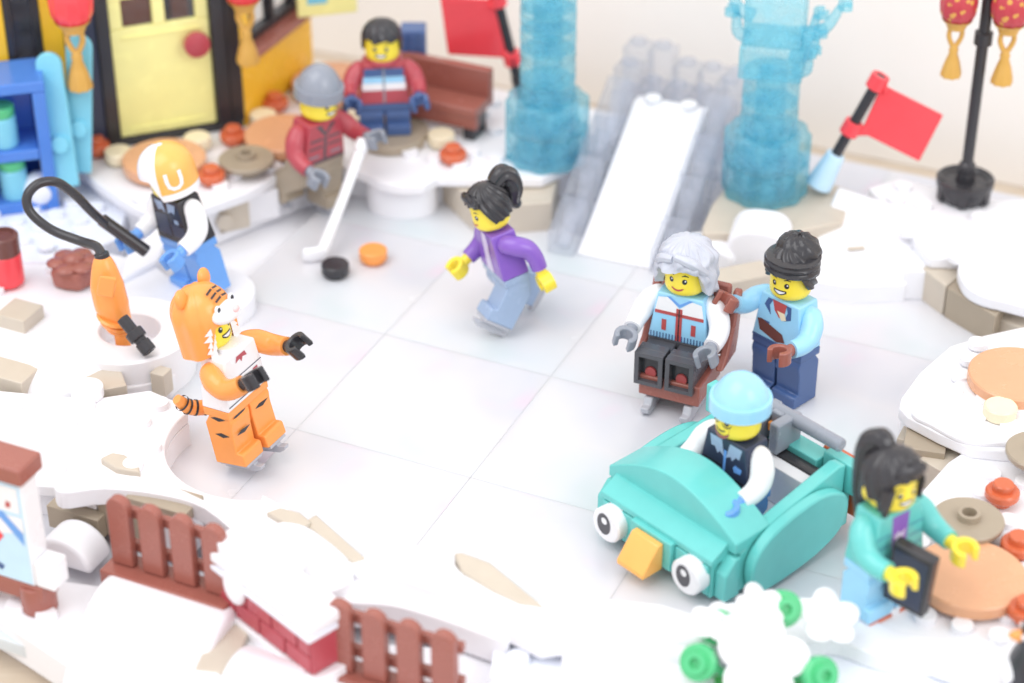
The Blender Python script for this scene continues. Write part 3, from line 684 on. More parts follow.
# -- seated elder with curly grey hair
GL = P(679, 399, 0)
t, tr, hd = figure('seated figure with curly grey hair, blue vest and dark legs stretched out on the sled', GL+Vector((.6, 4, 0)), -24, 'sky_blue', 'white', 'grey', 'dark_grey', legrot=(90, 90), armrot=(30, 30), armout=(14, 14), headyaw=-4, base=1.2)
ELD = t
face(hd, smile=.8, lips='mouth_red')
def curls(p, z): return .34*math.sin(1.35*z+1.6*math.sin(3*p)+p)+.16*math.sin(5*p+.8*z)+.13*math.sin(19*p+2.2*math.sin(1.1*z))+.22*math.sin(11*p+1.4*math.sin(.9*z))+.12*math.sin(26*p+2*math.sin(.9*z))
dome('hair', 'hair_grey', hd, 7.5, 41.8, 34.4, lambda p: 35.6+.5*math.sin(5*p) if abs(p) < .75 else (35.6-(abs(p)-.75)/.4*5.6 if abs(p) < 1.15 else 28.8-.5*math.cos(3*p)), curls, nphi=140, nt=30, lip=2.2, cy=.5, pw=2.2)
for a0, z0, a1, z1, a2, z2 in ((-.2, 38.4, -.7, 37.6, -1.15, 34.6), (-.1, 39.2, .55, 38.2, 1.1, 35.2), (-1.0, 35.6, -1.35, 33, -1.25, 29.6), (1.0, 35.8, 1.35, 33, 1.25, 29.2)):
    MB().tube([(7.0*math.sin(a)*k, -6.6*math.cos(a)*k+.5, z) for a, z, k in ((a0, z0, .92), (a1, z1, 1), (a2, z2, 1))], [.9, 1.3, .9], 22, (1, 1), .1, 7).build('hair_wave', 'hair_grey', hd, sharp=70)
tprint('vest_yoke', tr, 'white', [[(-5.6, 26.4), (-3, 26.8), (0, 24.2), (3, 26.8), (5.6, 26.4), (6.3, 22.6), (-6.3, 22.6)]])
tprint('vest_trim', tr, 'mouth_red', [rect(-6.3, 6.3, 22.0, 22.9), rect(-.8, .8, 15.4, 24.2), rect(-4.4, -3.2, 17.6, 20.6), rect(3.2, 4.4, 17.6, 20.6)], .1)
tprint('vest_zip', tr, 'black', [rect(-.16, .16, 15.4, 24)], .14)
tprint('collar_print', tr, 'medium_blue', [[(-3.4, 27), (0, 24.6), (3.4, 27), (2.4, 27), (0, 25.4), (-2.4, 27)]], .12)
tprint('vest_hem', tr, 'dark_blue', [rect(-7.2+i*.8, -6.9+i*.8, 15.3, 16.8) for i in range(18)], .1)
for lg in [c for c in t.children if c.name.startswith('leg')]:       # hollow soles
    MB().box(.9, 6.35, -3.9, 2.9, -11.06, -10.9).build('sole_recess', 'black', lg)  # black sheet stands in for the shade inside the hollow
    MB().lathe([(1.4, -11.5), (1.5, -11.08), (1.0, -11.08)], 20, Matrix.Translation((3.6, 1.2, 0))).build('sole_peg', 'mouth_red', lg)
    MB().box(.0, 1.1, -4.9, 3.9, -13.4, -11.0).box(6.15, 7.25, -4.9, 3.9, -13.4, -11.0).box(1.1, 6.15, -4.9, -3.8, -13.4, -11.0).box(1.1, 6.15, 2.9, 3.9, -13.4, -11.0).build('sole_rim', 'dark_grey', lg)
# the sled she sits on
s_ = thing('push_sled', 'reddish brown push sled on silver runners under the seated grey-haired figure', 'sled', GL, (0, 0, -24))
MB().box(-8, 8, -8.4, 8, 4.8, 10.6).build('seat', 'brown', s_, .4)
m = MB(); 
MB().side([(5.0, 12.4), (8, 12.4), (9.2, 16), (10.6, 24), (11.2, 30.5), (9.2, 31), (8.2, 24), (7.0, 17)], -9, 9).build('backrest', 'brown', s_, .8)
for x in (-11.6, 9.4): MB().side([(-2, 12.2), (8.4, 12.2), (9.8, 16), (11, 24), (11.4, 29.5), (9.4, 29), (6.4, 22), (2, 15)], x, x+2.2).build('side_wing', 'brown', s_, .6)
for x in (-5.2, 5.2):
    MB().side([(9, 0), (-9.4, 0), (-11.2, 1.2), (-11.4, 2.8), (-9.4, 2.6), (-8.4, 4.3), (8, 4.3), (9.4, 2)], x-1.1, x+1.1).build('runner', 'silver', s_, .3)
# -- standing helper with dark bun
t, tr, hd = figure('standing figure with dark bun and light blue jacket pushing the brown sled', P(782, 391, 0), -46, 'sky_blue', 'sky_blue', 'brown', 'dark_blue', armrot=(70, 42), armout=(10, 4), headyaw=8, base=.1)
face(hd, smile=1, teeth=True)
dome('hair', 'black', hd, 6.2, 41.2, 34.4, lambda p: 36 if abs(p) < .8 else (36-(abs(p)-.8)/.5*4.4 if abs(p) < 1.3 else 31.6), lambda p, z: .3*math.cos(12*p+2.4*z), lip=1.2)
dome('hair_wrap', 'black', hd, 6.7, 39.0, 38.2, lambda p: 34.6+.9*math.cos(p), lambda p, z: .22*math.cos(4.2*z+p), lip=1.4, pw=5, nt=14)
MB().ball((0, 2.4, 38.6), (5.7, 5.2, 4.6), 36, 18, None, lambda a, t_: 1+.045*math.cos(9*a+5*t_)).build('bun', 'black', hd, sharp=70)
tprint('jacket_opening', tr, 'dark_blue', [[(-3.6, 26.8), (-4.6, 24.6), (-2.4, 22.4), (-3.0, 25), (-2, 26.8)], [(3.6, 26.8), (3.8, 23.4), (1.8, 22.4), (2.6, 25), (2, 26.8)], rect(-5.6, -2.6, 19.8, 20.3)])
tprint('scarf_print', tr, 'mouth_red', [[(-2.2, 26.9), (2.2, 26.9), (1.8, 24.4), (.2, 22.6), (-1.4, 24.2)]], .09)
tprint('scarf_trim', tr, 'cream', [[(-.6, 24.4), (1.8, 24.4), (2.4, 22.8), (1, 22.2)]], .12)
tprint('bag_print', tr, 'brown_dark', [[(-6.4, 20), (-5, 20.4), (1.6, 18.6), (2.6, 16.6), (0, 15.8), (-5.4, 17.2)]], .09)
tprint('jacket_hem', tr, 'dark_blue', [rect(-7.6, 7.6, 15.1, 15.7)])

# -- girl with the tablet on the right bank
t, tr, hd = figure('figure with black ponytail in teal jacket holding a black tablet', P(878, 602, 9.8), 36, 'teal', 'teal', 'skin', 'sky_blue', armrot=(40, 34), armout=(-4, 6), headyaw=-6, base=.6, short='mid')
TAB = t
face(hd, smile=1, teeth=True)
dome('hair', 'black', hd, 6.4, 41.0, 34.4, lambda p: 36.4+.3*p if abs(p) < .62 else (36.4-(abs(p)-.62)/.3*7.2 if abs(p) < .92 else (29.2 if abs(p) < 1.15 or abs(p) > 1.75 else 31.4)), lockf(15, .25, 1.3), lip=1.3)
MB().ball((.6, -4.7, 38.0), (3.8, 1.5, 1.8), 24, 12, None, lambda a, t_: 1+.05*math.cos(11*a)).build('fringe', 'black', hd)
for s in (-1, 1): MB().ball((s*5.6, .6, 31.8), (1.0, 1.5, 1.7), 14, 10).build('ear', 'skin', hd)
MB().tube([(-4.4, -4.2, 35), (-5.2, -4.3, 31.5), (-4.8, -4.4, 28.6)], [1.5, 1.3, .5], 18, (1, 1), .1, 6).build('side_lock', 'black', hd, sharp=70)
MB().tube([(0, 2.4, 39.4), (-.4, 4.4, 40.6), (-1.6, 6.6, 38.8), (-2.2, 7.0, 34), (-2.4, 6.7, 27), (-2.2, 6.3, 21)], [1.6, 2.2, 2.2, 1.9, 1.6, .7], 28, (1.15, 1), .09, 9).build('ponytail', 'black', hd, sharp=70)
tprint('top_print', tr, 'purple', [[(-2.4, 26.9), (2.4, 26.9), (2.0, 18), (-2.0, 18)]])
tprint('top_mark', tr, 'lilac', [[(-1.6, 22), (-.4, 22.8), (.4, 22), (1.6, 23), (1.2, 21), (-1, 20.4)]], .1)
tprint('jacket_quilting', tr, 'dark_blue', [rect(s*4.6-2.0, s*4.6+2.0, z, z+.22) for s in (-1, 1) for z in (17.6, 20.2, 22.8)], .05)
for lg in [c for c in t.children if c.name.startswith('leg')]:
    MB().box(.3, 7.0, -5.1, 3.8, -9.6, -8.5).build('boot', 'dark_orange', lg, .3)

# ================================================================== THINGS
def at_px(name, label, cat, px, z, rot=0, group=None):
    return thing(name, label, cat, P(px[0], px[1], z), (0, 0, rot), group)
# ---- teal bird-shaped push cart and its rider
BO = Vector((31.6, -95.8, 0)); BYAW = -48
b_ = thing('bird_cart', 'teal bird-shaped push cart with white round eyes and orange beak', 'push cart', BO, (0, 0, BYAW))
W2 = 20.0
MB().box(-W2+.6, W2-.6, 5.2, 39.8, 3.2, 6.2).build('floor', 'white', b_, .2)
MB().box(-17, 17, 1.4, 5, 1.6, 11).build('front_panel', 'teal', b_, .3)
for x0, x1 in ((-16.6, -6.6), (6.6, 16.6)): MB().box(x0, x1, .4, 1.38, 3, 10.8).build('face_plate', 'teal', b_, .2)
MB().box(-6.4, 6.4, -.8, 1.38, 4, 11.6).build('nose_plate', 'teal', b_, .2)
MB().side([(.6, 11.1), (7, 11.1), (7, 15.4), (5.4, 15.4), (.6, 12.6)], -17.6, 17.6).build('lip', 'teal', b_, .25)
hp = [(W2, 13.4), (W2, 16.2)]+[(W2-2*W2*i/20, 16.2+7.6*math.sin(math.pi*i/20)) for i in range(1, 20)]+[(-W2, 16.2), (-W2, 13.4)]
MB().front(hp, 5.5, 16.6).build('hood', 'teal', b_, .3, seg=3)
for s in (-1, 1):
    e_ = MB().lathe([(4.4, 0), (4.4, 3.0), (4.0, 3.4), (0, 3.4)], 36).build('eye', 'white', b_, 0, (s*12.6, .9, 7.0), (90, 0, 0))
    MB().lathe([(2.5, 3.44), (0, 3.5)], 28, Matrix.Diagonal((.86, 1.15, 1, 1))).build('pupil', 'dark_grey', e_, 0, (-.5, .3, 0))
    MB().lathe([(.9, 3.56), (0, 3.6)], 20).build('glint', 'white', e_, 0, (-.3, 1.3, 0))
    x0, x1 = (16.6, W2) if s > 0 else (-W2, -16.6)
    MB().side([(7.2, 2.2), (41, 2.2), (41.6, 20.4 if s > 0 else 15), (39.4, 21 if s > 0 else 15), (16.7, 16.4 if s > 0 else 14), (7.2, 13)], x0, x1).build('side_wall', 'teal', b_, .35)
    k9 = 1 if s > 0 else .75
    pf = spline([(8.5, 5), (8.6, 11), (13, 15.6), (22, 18.2), (31, 18.6), (38, 15.8), (40, 11), (37.6, 5.6), (30, 2.4), (19, 1.2), (11, 1.6)], True, 4)
    MB().side([(v[0], v[1]*k9) for v in pf], W2+.2 if s > 0 else -W2-3.2, W2+3.2 if s > 0 else -W2-.2).build('wing', 'teal', b_, .6, seg=3)
    MB().side([(2.4, 1.8), (2.4, 9), (5.4, 12.4), (7.1, 12.4), (7.1, 1.8)], 17.1 if s > 0 else -20.4, 20.4 if s > 0 else -17.1).build('cheek', 'teal', b_, .3)
    MB().box(13 if s > 0 else -24, 24 if s > 0 else -13, 41.8, 45, 12.6, 20.4).build('tail_block', 'teal', b_, .3)
MB().side([(.0, 3.6), (-6.2, 3.6), (-6.2, 4.8), (-1.6, 10.8), (-.0, 10.8)], -4.2, 4.2, Matrix.Translation((0, -.85, 0))).build('beak', 'pale_orange', b_, .25)
MB().box(-W2, W2, 41.7, 44, 2.4, 12.4).build('rear_panel', 'teal', b_, .3)
MB().box(-16.4, 16.4, 36.6, 39.6, 15.2, 17.2).build('black_strip', 'black', b_, .2); MB().box(-16.4, 16.4, 33, 36.5, 6.3, 16.6).build('inner_back', 'white', b_, .2)
MB().box(-12.8, 12.8, 39.8, 45, 13, 18.6).build('rear_ledge', 'teal', b_, .3)
for x in (-17, 17): MB().box(x-9, x+9, 45.1, 47.6, 4, 19, None, 2, 0).build('tail_feather', 'dark_orange', b_, .6)
h_ = MB().rod((-9, 42, 24.4), (18, 42, 24.4), 1.7, 20).build('push_handle', 'grey', b_, .5)
MB().box(-4.4, -1.7, 35.4, 44, 17.4, 25.6).box(1.7, 4.4, 35.4, 44, 17.4, 25.6).box(-1.72, 1.72, 39.6, 43.6, 20, 25.5).build('handle_bracket', 'grey', h_, .5)
MB().box(-1.2, 1.2, 38.2, 39.4, 20.6, 23).build('latch', 'orange', h_, .3)
mwb = Matrix.Translation(BO) @ Matrix.Rotation(R(BYAW), 4, 'Z')
t, tr, hd = figure('rider in light blue knitted hat and black vest seated inside the teal bird cart', mwb @ Vector((2.6, 23.5, 0)), BYAW, 'navy', 'white', 'medium_blue', 'medium_blue', legrot=(90, 90), armrot=(28, 28), armout=(6, 6), headyaw=-8, base=0)
face(hd, smile=.7, glasses=True, beard='brown')
beanie(hd, 'sky_blue', 42.6)
tprint('vest_print', tr, 'sand_blue', [[(-4.8, 26.8), (-1.2, 26.8), (-.3, 22.8), (-1.6, 23.6), (-2.2, 22.8), (-3.2, 24.2), (-4.2, 24)], [(4.8, 26.8), (1.2, 26.8), (.3, 22.8), (1.6, 23.6), (2.2, 22.8), (3.2, 24.2), (4.2, 24)]])
tprint('vest_badge', tr, 'medium_blue', [[(2.6, 21.4), (3.2, 22.2), (5.2, 21.9), (4.9, 20.6), (3, 20.3)]], .09)
tprint('vest_panel', tr, 'black', [rect(-6.2, -.8, z, z+.5) for z in (16.4, 18.2, 20)]+[rect(.8, 6.2, z, z+.5) for z in (16.4, 18.2)], .08)
tprint('vest_shirt', tr, 'medium_blue', [[(-.4, 24.6), (.4, 24.6), (.3, 15.4), (-.3, 15.4)]], .07)
# ---- tablet in the teal-jacket figure's hand
tq = PY(911, 577, P(878, 602, 9.8).y-8.5)
tb = thing('tablet', 'black tablet held upright in front of the teal-jacket figure', 'tablet', tq, (2, 5, -40))
MB().box(-5, 5, -1.5, 1.5, -8, 8).build('case', 'black', tb, .5); MB().box(-4, 4, -1.62, -1.48, -6.6, 6.6).build('screen', 'navy', tb)
# ---- hockey gear
hk0 = P(322, 257, 1.4); hk1 = PY(364, 140, P(312, 207, 0).y-7)
hb = P(303, 258, 1.4)
hs = thing('hockey_stick', 'white hockey stick leaning from the hockey player to the black puck', 'hockey stick', hk0)
MB().tube([hk1-hk0, (hk1-hk0)*.5, (0, 0, 1.5)], [1.15, 1.15, 1.25], 10, (1.3, 1)).build('shaft', 'white', hs)
MB().tube([Vector((1, 0, 1.6)), (hb-hk0)*.5+Vector((0, 0, .8)), (hb-hk0)+Vector((0, 0, 1.0))], [1.6, 1.8, 1.5], 12, (.6, 1.3)).build('blade', 'white', hs)
hk2 = (hk1-hk0)*.9
MB().rod(hk2, (hk1-hk0)*1.0, 2.0, 14).build('grip', 'white', hs, .3)
def disc(name, label, cat, px, z, r_, h, mat, group=None, hole=False, knob=False):
    pz = P(px[0], px[1], z+(h if not knob else 2.8)); o = thing(name, label, cat, (pz.x, pz.y, z), (0, 0, 0), group)
    if hole:
        MB().lathe([(r_-1.6, 0), (r_-.3, .8), (r_, 1.4), (r_, 2.2), (r_-.3, 2.5), (2.6, 2.5), (2.5, 4.0), (1.7, 4.1), (1.6, 2.0), (0, 2.0)], 48).build('plate', mat, o, 0, sharp=30)
        MB().cyl((0, 0, -3), 3.4, 3.1, 24).build('socket', mat, o)
    elif knob:
        MB().lathe([(2.6, 0), (r_-.5, .2), (r_, .9), (r_, 2.3), (r_-.4, 2.8), (2.45, 2.8), (2.4, 4.3), (2.1, 4.6), (0, 4.6)], 36).build('plate', mat, o, 0, sharp=30)
        MB().cyl((0, 0, -1.2), 2.3, 1.4, 18).build('pin', mat, o)
    else:
        MB().lathe([(r_-.35, 0), (r_, .35), (r_, h-.35), (r_-.35, h), (0, h)], 56).build('plate', mat, o, 0, sharp=30)
        MB().cyl((0, 0, -.9), r_*.75, 1.0, 24).build('underside', mat, o)
    return o
disc('puck', 'black hockey puck on the ice by the stick blade', 'puck', (335, 263), .9, 3.9, 3.0, 'black')
disc('round_tile', 'small orange disc lying on the ice right of the black puck', 'disc', (373, 249), .9, 3.95, 3.0, 'orange')
GR = 'round plates laid in the snow'
disc('round_tile', 'large tan-orange round tile beside the tablet-holding teal figure', 'round tile', (971, 573), 11, 12.3, 3.2, 'nougat', GR)
disc('round_tile', 'large tan-orange round tile at the top of the right snow bank', 'round tile', (1018, 373), 14.4, 12, 3.2, 'nougat', GR)
disc('dish_plate', 'dark tan dish with a hollow centre behind the big tan-orange tile', 'dish plate', (969, 516), 13.0, 8, 3, 'dark_tan', GR, hole=True)
disc('dish_plate', 'dark tan dish cut by the right edge above the orange studs', 'dish plate', (1041, 448), 14.5, 8, 3, 'dark_tan', GR, hole=True)
disc('round_tile', 'small cream round tile below the upper large tile on right bank', 'round tile', (1001, 405), 14.3, 4, 3.2, 'cream', GR)
GO = 'orange studded round plates'
for lb_, px, z in (('orange studded round plate right of the hollow dark tan dish', (1003, 489), 11.5), ('orange studded round plate at the right edge beside the big tile', (1019, 541), 11.5), ('orange studded round plate at the right edge below its twin', (1027, 606), 11.5),
                   ('orange studded round plate beside the foot of the blue skis', (96, 143), 13.8), ('orange studded round plate at the right foot of the door frame', (233, 132), 13.8), ('orange studded round plate just right of the orange helmet', (211, 172), 13.8),
                   ('orange studded round plate below the yellow house wall', (275, 99), 13.8), ('orange studded round plate on the snow right of the boy', (453, 151), 13.8)):
    disc('studded_plate', lb_, 'round plate', px, z, 3.95, 3, 'dark_orange', GO, knob=True)
disc('round_tile', 'large tan-orange round tile in front of the pale yellow door', 'round tile', (164, 157), 14, 12, 3.2, 'nougat', GR)
disc('round_tile', 'large tan-orange round tile behind the hockey player', 'round tile', (285, 132), 14, 12, 3.2, 'nougat', GR)
disc('round_tile', 'large tan-orange round tile behind the boy beside the house wall', 'round tile', (334, 80), 14, 13, 3.2, 'nougat', GR)
disc('dish_plate', 'dark tan dish between the helmet and the hockey player', 'dish plate', (246, 156), 15, 8, 3, 'dark_tan', GR, hole=True)
disc('round_tile', 'dark tan round tile the boy stands on', 'round tile', (392, 130), 12.9, 11, 3.0, 'dark_tan', GR)
for lb_, px in (('small cream round tile left of the doorstep tile', (118, 150)), ('small cream round tile right under the door', (197, 136)), ('small cream round tile at the corner of the yellow wall', (263, 113)), ('small cream round tile left of the boy', (348, 116)), ('small cream round tile right of the boy in front of the bench', (441, 133))):
    disc('round_tile', lb_, 'round tile', px, 13.9, 4, 3.2, 'cream', GR)
# ---- slide
sl = at_px('slide', 'white slide with clear stepped side rails between the two ice pillars', 'slide', (613, 262), 0, -22)
SL, SH = 46.0, 26.0
ch = []
for i in range(15):
    tt = i/14; ch.append((SL*tt, .6+SH*tt**1.08))
prof = ch+[(SL+4, SH+.6), (SL+4, SH-6), (SL, SH-6)]+[(a, max(0, b2-3.2)) for a, b2 in ch[::-1][1:]]
MB().side(prof, -10.9, 10.9).build('chute', 'white', sl, .3)
for y_ in (.30, .62):
    MB().box(-10.9, 10.9, -.25, .25, 0, .15, Matrix.Translation((0, SL*y_, .62+SH*y_**1.08))).build('chute_seam', 'light_grey', sl)
for x_ in (-5.5, 5.5): MB().cyl((x_, SL+1.6, SH+.5), 2.4, 1.7, 20).build('chute_stud', 'white', sl, .2)
def clear_box(nm, x0, x1, y0, y1, zb0, zt0, zb1, zt1, par):
    m_ = MB()
    def bx(x0, x1, y0, y1, a, b2, c, d):
        m_.add([(x0, y0, a), (x1, y0, a), (x1, y1, c), (x0, y1, c), (x0, y0, b2), (x1, y0, b2), (x1, y1, d), (x0, y1, d)], [(3, 2, 1, 0), (4, 5, 6, 7), (0, 1, 5, 4), (1, 2, 6, 5), (2, 3, 7, 6), (3, 0, 4, 7)])
    bx(x0, x1, y0, y1, zb0, zt0, zb1, zt1)
    return m_.build(nm, 'ice_clear', par, .5)
for s in (-1, 1):
    for k_ in range(4):
        ya, yb = -2+12.2*k_, -2+12.2*(k_+1)-.35
        za, zb = max(0, SH*ya/SL), SH*yb/SL
        x0, x1 = (11.2, 19) if s > 0 else (-19, -11.2)
        g = clear_box('rail_segment', x0, x1, ya, yb, max(0, za-8), za+7, max(0, zb-8), zb+7.2, sl)
        MB().rod(((x0+x1)/2, ya+2, (max(0, za-6)+2)), ((x0+x1)/2, yb-2, zb+3.5), 2.2, 16).build('inner_tube', 'ice_clear', g)
        MB().box(x0+1.2, x1-1.2, ya+1.0, yb-1.0, za+7.9, za+8.1, Matrix.Translation((0, 0, 0))).build('rail_rib', 'ice_clear', g) if False else None
for i in range(5):
    x0 = -19+i*7.7
    g = MB().box(x0, x0+7.5, SL+4.2, SL+12, 8, SH+3.4+(4.5 if i in (0, 4) else 0)).build('platform_brick', 'ice_clear', sl, .4)
    MB().cyl((x0+3.75, SL+8.1, SH+3.4+(4.5 if i in (0, 4) else 0)), 2.4, 1.7, 20).build('stud', 'ice_clear', g, .2)
    MB().cyl((x0+3.75, SL+8.1, 9), 2.6, SH-8, 16).build('inner_tube', 'ice_clear', g)
    g = MB().box(x0, x0+7.5, SL+12.2, SL+20, 8, SH+(11 if i < 2 else 7)).build('platform_brick', 'ice_clear', sl, .4)
    MB().cyl((x0+3.75, SL+16.1, SH+(11 if i < 2 else 7)), 2.4, 1.7, 20).build('stud', 'ice_clear', g, .2)
for s in (-1, 1):
    MB().side([(30, 6), (46, 6), (46, 12), (34, 12), (34, 20), (30, 18)], s*21-3.5, s*21+3.5).build('side_prop', 'ice_clear', sl, .4)
# ---- ice pillars
def pillar(label, px, hshaft, top, rotz):
    o = at_px('ice_pillar', label, 'ice pillar', px, B, rotz, 'translucent blue ice pillars')
    flute = lambda a, z: 1+.035*math.cos(10*a)
    for z0, z1 in ((0.1, 9.5), (9.7, 19.0)):
        g = MB().lathe([(11.4, z0), (11.8, z0+.5), (11.8, z1-.6), (11.2, z1)], 80, None, flute).build('base_ring', 'ice_blue', o, 0, sharp=60)
        MB().lathe([(9, z0+.6), (9, z1-.5)], 40).build('inner_wall', 'ice_blue', g)
        for k_ in range(5):
            a = k_*1.2566; MB().cyl((5.6*math.cos(a), 5.6*math.sin(a), z0+.5), 2.2, z1-z0-1.2, 14).build('inner_tube', 'ice_blue', g)
    z = 19.2
    while z < hshaft:
        h = random.choice((9.4, 9.4, 6.2))
        g = MB().lathe([(7.2, z), (7.9, z+.35), (7.9, z+h*.55), (7.4, z+h*.6), (7.4, z+h*.68), (7.9, z+h*.73), (7.9, z+h-.5), (7.2, z+h-.1)], 36, None, lambda a, z_: 1+.02*math.cos(8*a+z_)).build('shaft_ring', 'ice_blue', o, 0, sharp=50)
        MB().cyl((0, 0, z+.4), 4.2, h-1, 20).build('inner_tube', 'ice_blue', g)
        z += h
    if top:
        g = MB().box(-8.6, 8.6, -8.6, 8.6, z, z+9.4).build('crown_block', 'ice_blue', o, .5)
        MB().box(-2.2, 1.2, -8.9, -8.62, z+2.4, z+5.4).build('crown_clip', 'ice_blue', g, .2)
        MB().box(-8, 8, -8, 8, z+9.6, z+24).build('crown_block', 'ice_blue', o, .8)
        for a, up_, ln in ((8, 8, 3), (-22, 5, 2.5), (30, 11, 4), (-35, 10, 3), (5, 15, 9), (172, 12, 3), (160, 18, 6)):
            d = Vector((math.cos(R(a)), math.sin(R(a)), 0))
            br_ = MB().tube([d*7+Vector((0, 0, z+up_-4)), d*(9+ln*.45)+Vector((0, 0, z+up_-2.5)), d*(8+ln)+Vector((0, 0, z+up_+2+ln*.25))], [2.1, 1.7, 1.1], 14).build('branch', 'ice_blue', o)
            MB().cring(d*(9.4+ln)+Vector((0, 0, z+up_+2.6+ln*.25)), d, Vector((0, 0, 1)), 2.2, 1.2, 2.6).build('branch_clip', 'ice_blue', br_, .2)
    else:
        MB().lathe([(8.6, z), (8.6, z+3), (7.6, z+3.4)], 40).build('collar_ring', 'ice_blue', o)
        MB().lathe([(7.6, z+3.5), (7.6, z+26)], 36).build('shaft_ring', 'ice_blue', o)
    return o
pillar('blue translucent ice pillar left of the white slide', (547, 156), 50, False, 8)
pillar('blue translucent ice pillar with branching crown right of the slide', (764, 190), 38, True, -12)
# ---- flags
def flag(label, foot, tip, Y, corners, rot_label, base):
    a, b2 = PY(*foot, Y), PY(*tip, Y)
    o = thing('flag', label, 'flag', a, (0, 0, 0), 'red flags on black poles')
    MB().rod((0, 0, 0), b2-a, 1.55, 16).build('pole', 'black', o, .2)
    q = [PY(*c, Y-.4)-a for c in corners]; nrm = Vector((0, -.5, 0))
    f_ = MB().add([v+nrm for v in q]+[v-nrm for v in q], [(0, 1, 2, 3), (7, 6, 5, 4), (0, 4, 5, 1), (1, 5, 6, 2), (2, 6, 7, 3), (3, 7, 4, 0)]).build('cloth', 'red', o, .3)
    d = (b2-a).normalized()
    for k_ in (0, 3):
        c = (b2-a).normalized()*((q[k_]).dot(d)); e_ = (q[k_]-c)
        m_ = MB().cring(c, e_, d, 2.7, 1.5, 4.2, 8)
        pq = c+e_.normalized()*2.0; en = d*1.9; inner = q[k_]+(q[1 if k_ == 0 else 2]-q[k_]).normalized()*2+(d*-1.6 if k_ == 0 else d*1.6)
        m_.tube([pq, (pq+inner)*.5, inner], [1.7, 1.7, 1.7], 10, (.5, 1.0)).build('clip', 'red', f_, .2)
    if base: MB().rod(-d*9.5, d*1.5, 3.9, 22, 2.6).build('cone_base', base, o, .3)
    else: MB().rod(-d*22, d*.2, 1.9, 16).build('holder', 'black', o)
    return o
flag('red flag on slanted black pole right of the branching ice pillar', (834, 158), (881, 76), P(830, 192, B).y, [(882, 84), (943, 115), (919, 161), (861, 132)], 0, 'light_blue_print')
flag('red flag on black pole left of the first ice pillar', (517, 78), (493, -18), P(522, 120, B).y+10, [(496, 0), (440, -4), (448, 54), (512, 58)], 0, None)
# ---- lanterns
def lantern(label, top, Y, sc_=1.0, skin='red'):
    c = PY(top[0], top[1], Y)
    o = thing('lantern', label, 'lantern', c, (0, 0, 0), 'red lanterns with gold tassels')
    o.scale = (sc_,)*3
    MB().lathe([(2.6, 0), (4.2, 1.0), (5.3, 3.4), (5.6, 6.5), (5.2, 9.4), (4, 11.8), (2.6, 12.8)], 48, None, lambda a, z: 1+.03*math.cos(12*a)).build('shade', skin, o, 0, sharp=60)
    bd_ = MB().lathe([(4.0, .2), (4.5, .9), (4.6, 1.2), (3.0, .1)], 32).build('rim', 'gold', o)
    g = MB().lathe([(2.7, -2.0), (3.0, -1.2), (3.0, -.2), (2.2, .1)], 24).build('cap', 'gold', o)
    for a, b2 in ((0, 1), (1, 0)): pass
    MB().tube([(1.7, 0, -2), (1.9, 0, -4.6), (.7, 0, -7.4), (0, 0, -8)], [.75, .75, .8, .9], 10).tube([(-1.7, 0, -2), (-1.9, 0, -4.6), (-.7, 0, -7.4), (0, 0, -8)], [.75, .75, .8, .9], 10).build('loop', 'gold', g)
    MB().lathe([(.9, -7.4), (1.5, -9), (1.3, -10), (2.2, -13), (3.0, -16.4), (3.0, -17.6), (0, -18)], 30, None, lambda a, z: 1+.07*math.cos(8*a) if z < -10 else 1).build('tassel', 'gold', o, sharp=60)
    return o
LP = P(963, 198, B)
o = thing('lamp_post', 'black lamp post with dish base standing on the right snow bank', 'lamp post', LP)
MB().lathe([(6.2, 0.1), (7.2, 1.6), (8.1, 5.0), (8.1, 6.4), (7.5, 6.7), (5.8, 5.4), (2.8, 5.6), (2.3, 8.5)], 48).build('dish_base', 'black', o, 0, sharp=30)
bp_ = MB()
for k_ in range(6): bp_.box(6.0, 7.9, -1.2, 1.2, .6, 4.4, Matrix.Rotation(k_*1.047+.3, 4, 'Z'))
bp_.build('base_tooth', 'black', o, .2)
MB().lathe([(2.3, 7), (2.3, 11), (1.6, 11.6), (1.6, 47), (2.5, 47.6), (2.5, 51), (1.6, 51.4), (1.6, 100), (2.4, 101), (0, 103)], 24).build('pole', 'black', o, 0, sharp=30)
MB().tube([(-13, 0, 86), (-7, 0, 90), (0, 0, 88), (7, 0, 90), (15, 0, 88)], [1.3]*5, 12).build('arm', 'black', o)
mL = lantern('red lantern with gold tassel left of the black lamp post', (957, 22), LP.y-1, .9, 'lantern_print')
mR = lantern('red lantern with gold tassel right of the black lamp post', (1009, 26), LP.y-3, .95, 'lantern_print')
# ---- yellow house
HA = 20.4
HO = P(219, 124, 15.5)
hz0 = HO.z
hs = thing('yellow_house', 'yellow house with pale yellow door and black frames at the left', 'house', HO, (0, 0, HA))
def hbox(nm, mat, x0, x1, y0, y1, z0, z1, par=hs, bev=.25): return MB().box(x0, x1, y0, y1, z0, z1).build(nm, mat, par, bev)
hbox('foundation', 'black', -76, 8, 0.6, 40, -2.8, -.1)
dr = hbox('door', 'pale_yellow', -28.9, -.3, 1.2, 3.4, .2, 34)
hbox('door_rail', 'pale_yellow', -28.9, -.3, 1.2, 3.4, 43, 46, dr); hbox('door_rail', 'pale_yellow', -28.9, -.3, 1.2, 3.4, 55, 60, dr)
for x0, x1 in ((-28.9, -25.2), (-16.4, -12.8), (-4, -.3)): hbox('door_stile', 'pale_yellow', x0, x1, 1.25, 3.35, 34.1, 54.9, dr)
for x0, x1, z0, z1 in ((-26, -3, 2.2, 2.9), (-26, -3, 31, 31.7)): hbox('door_moulding', 'pale_yellow', x0, x1, .8, 1.18, z0, z1, dr, .15)
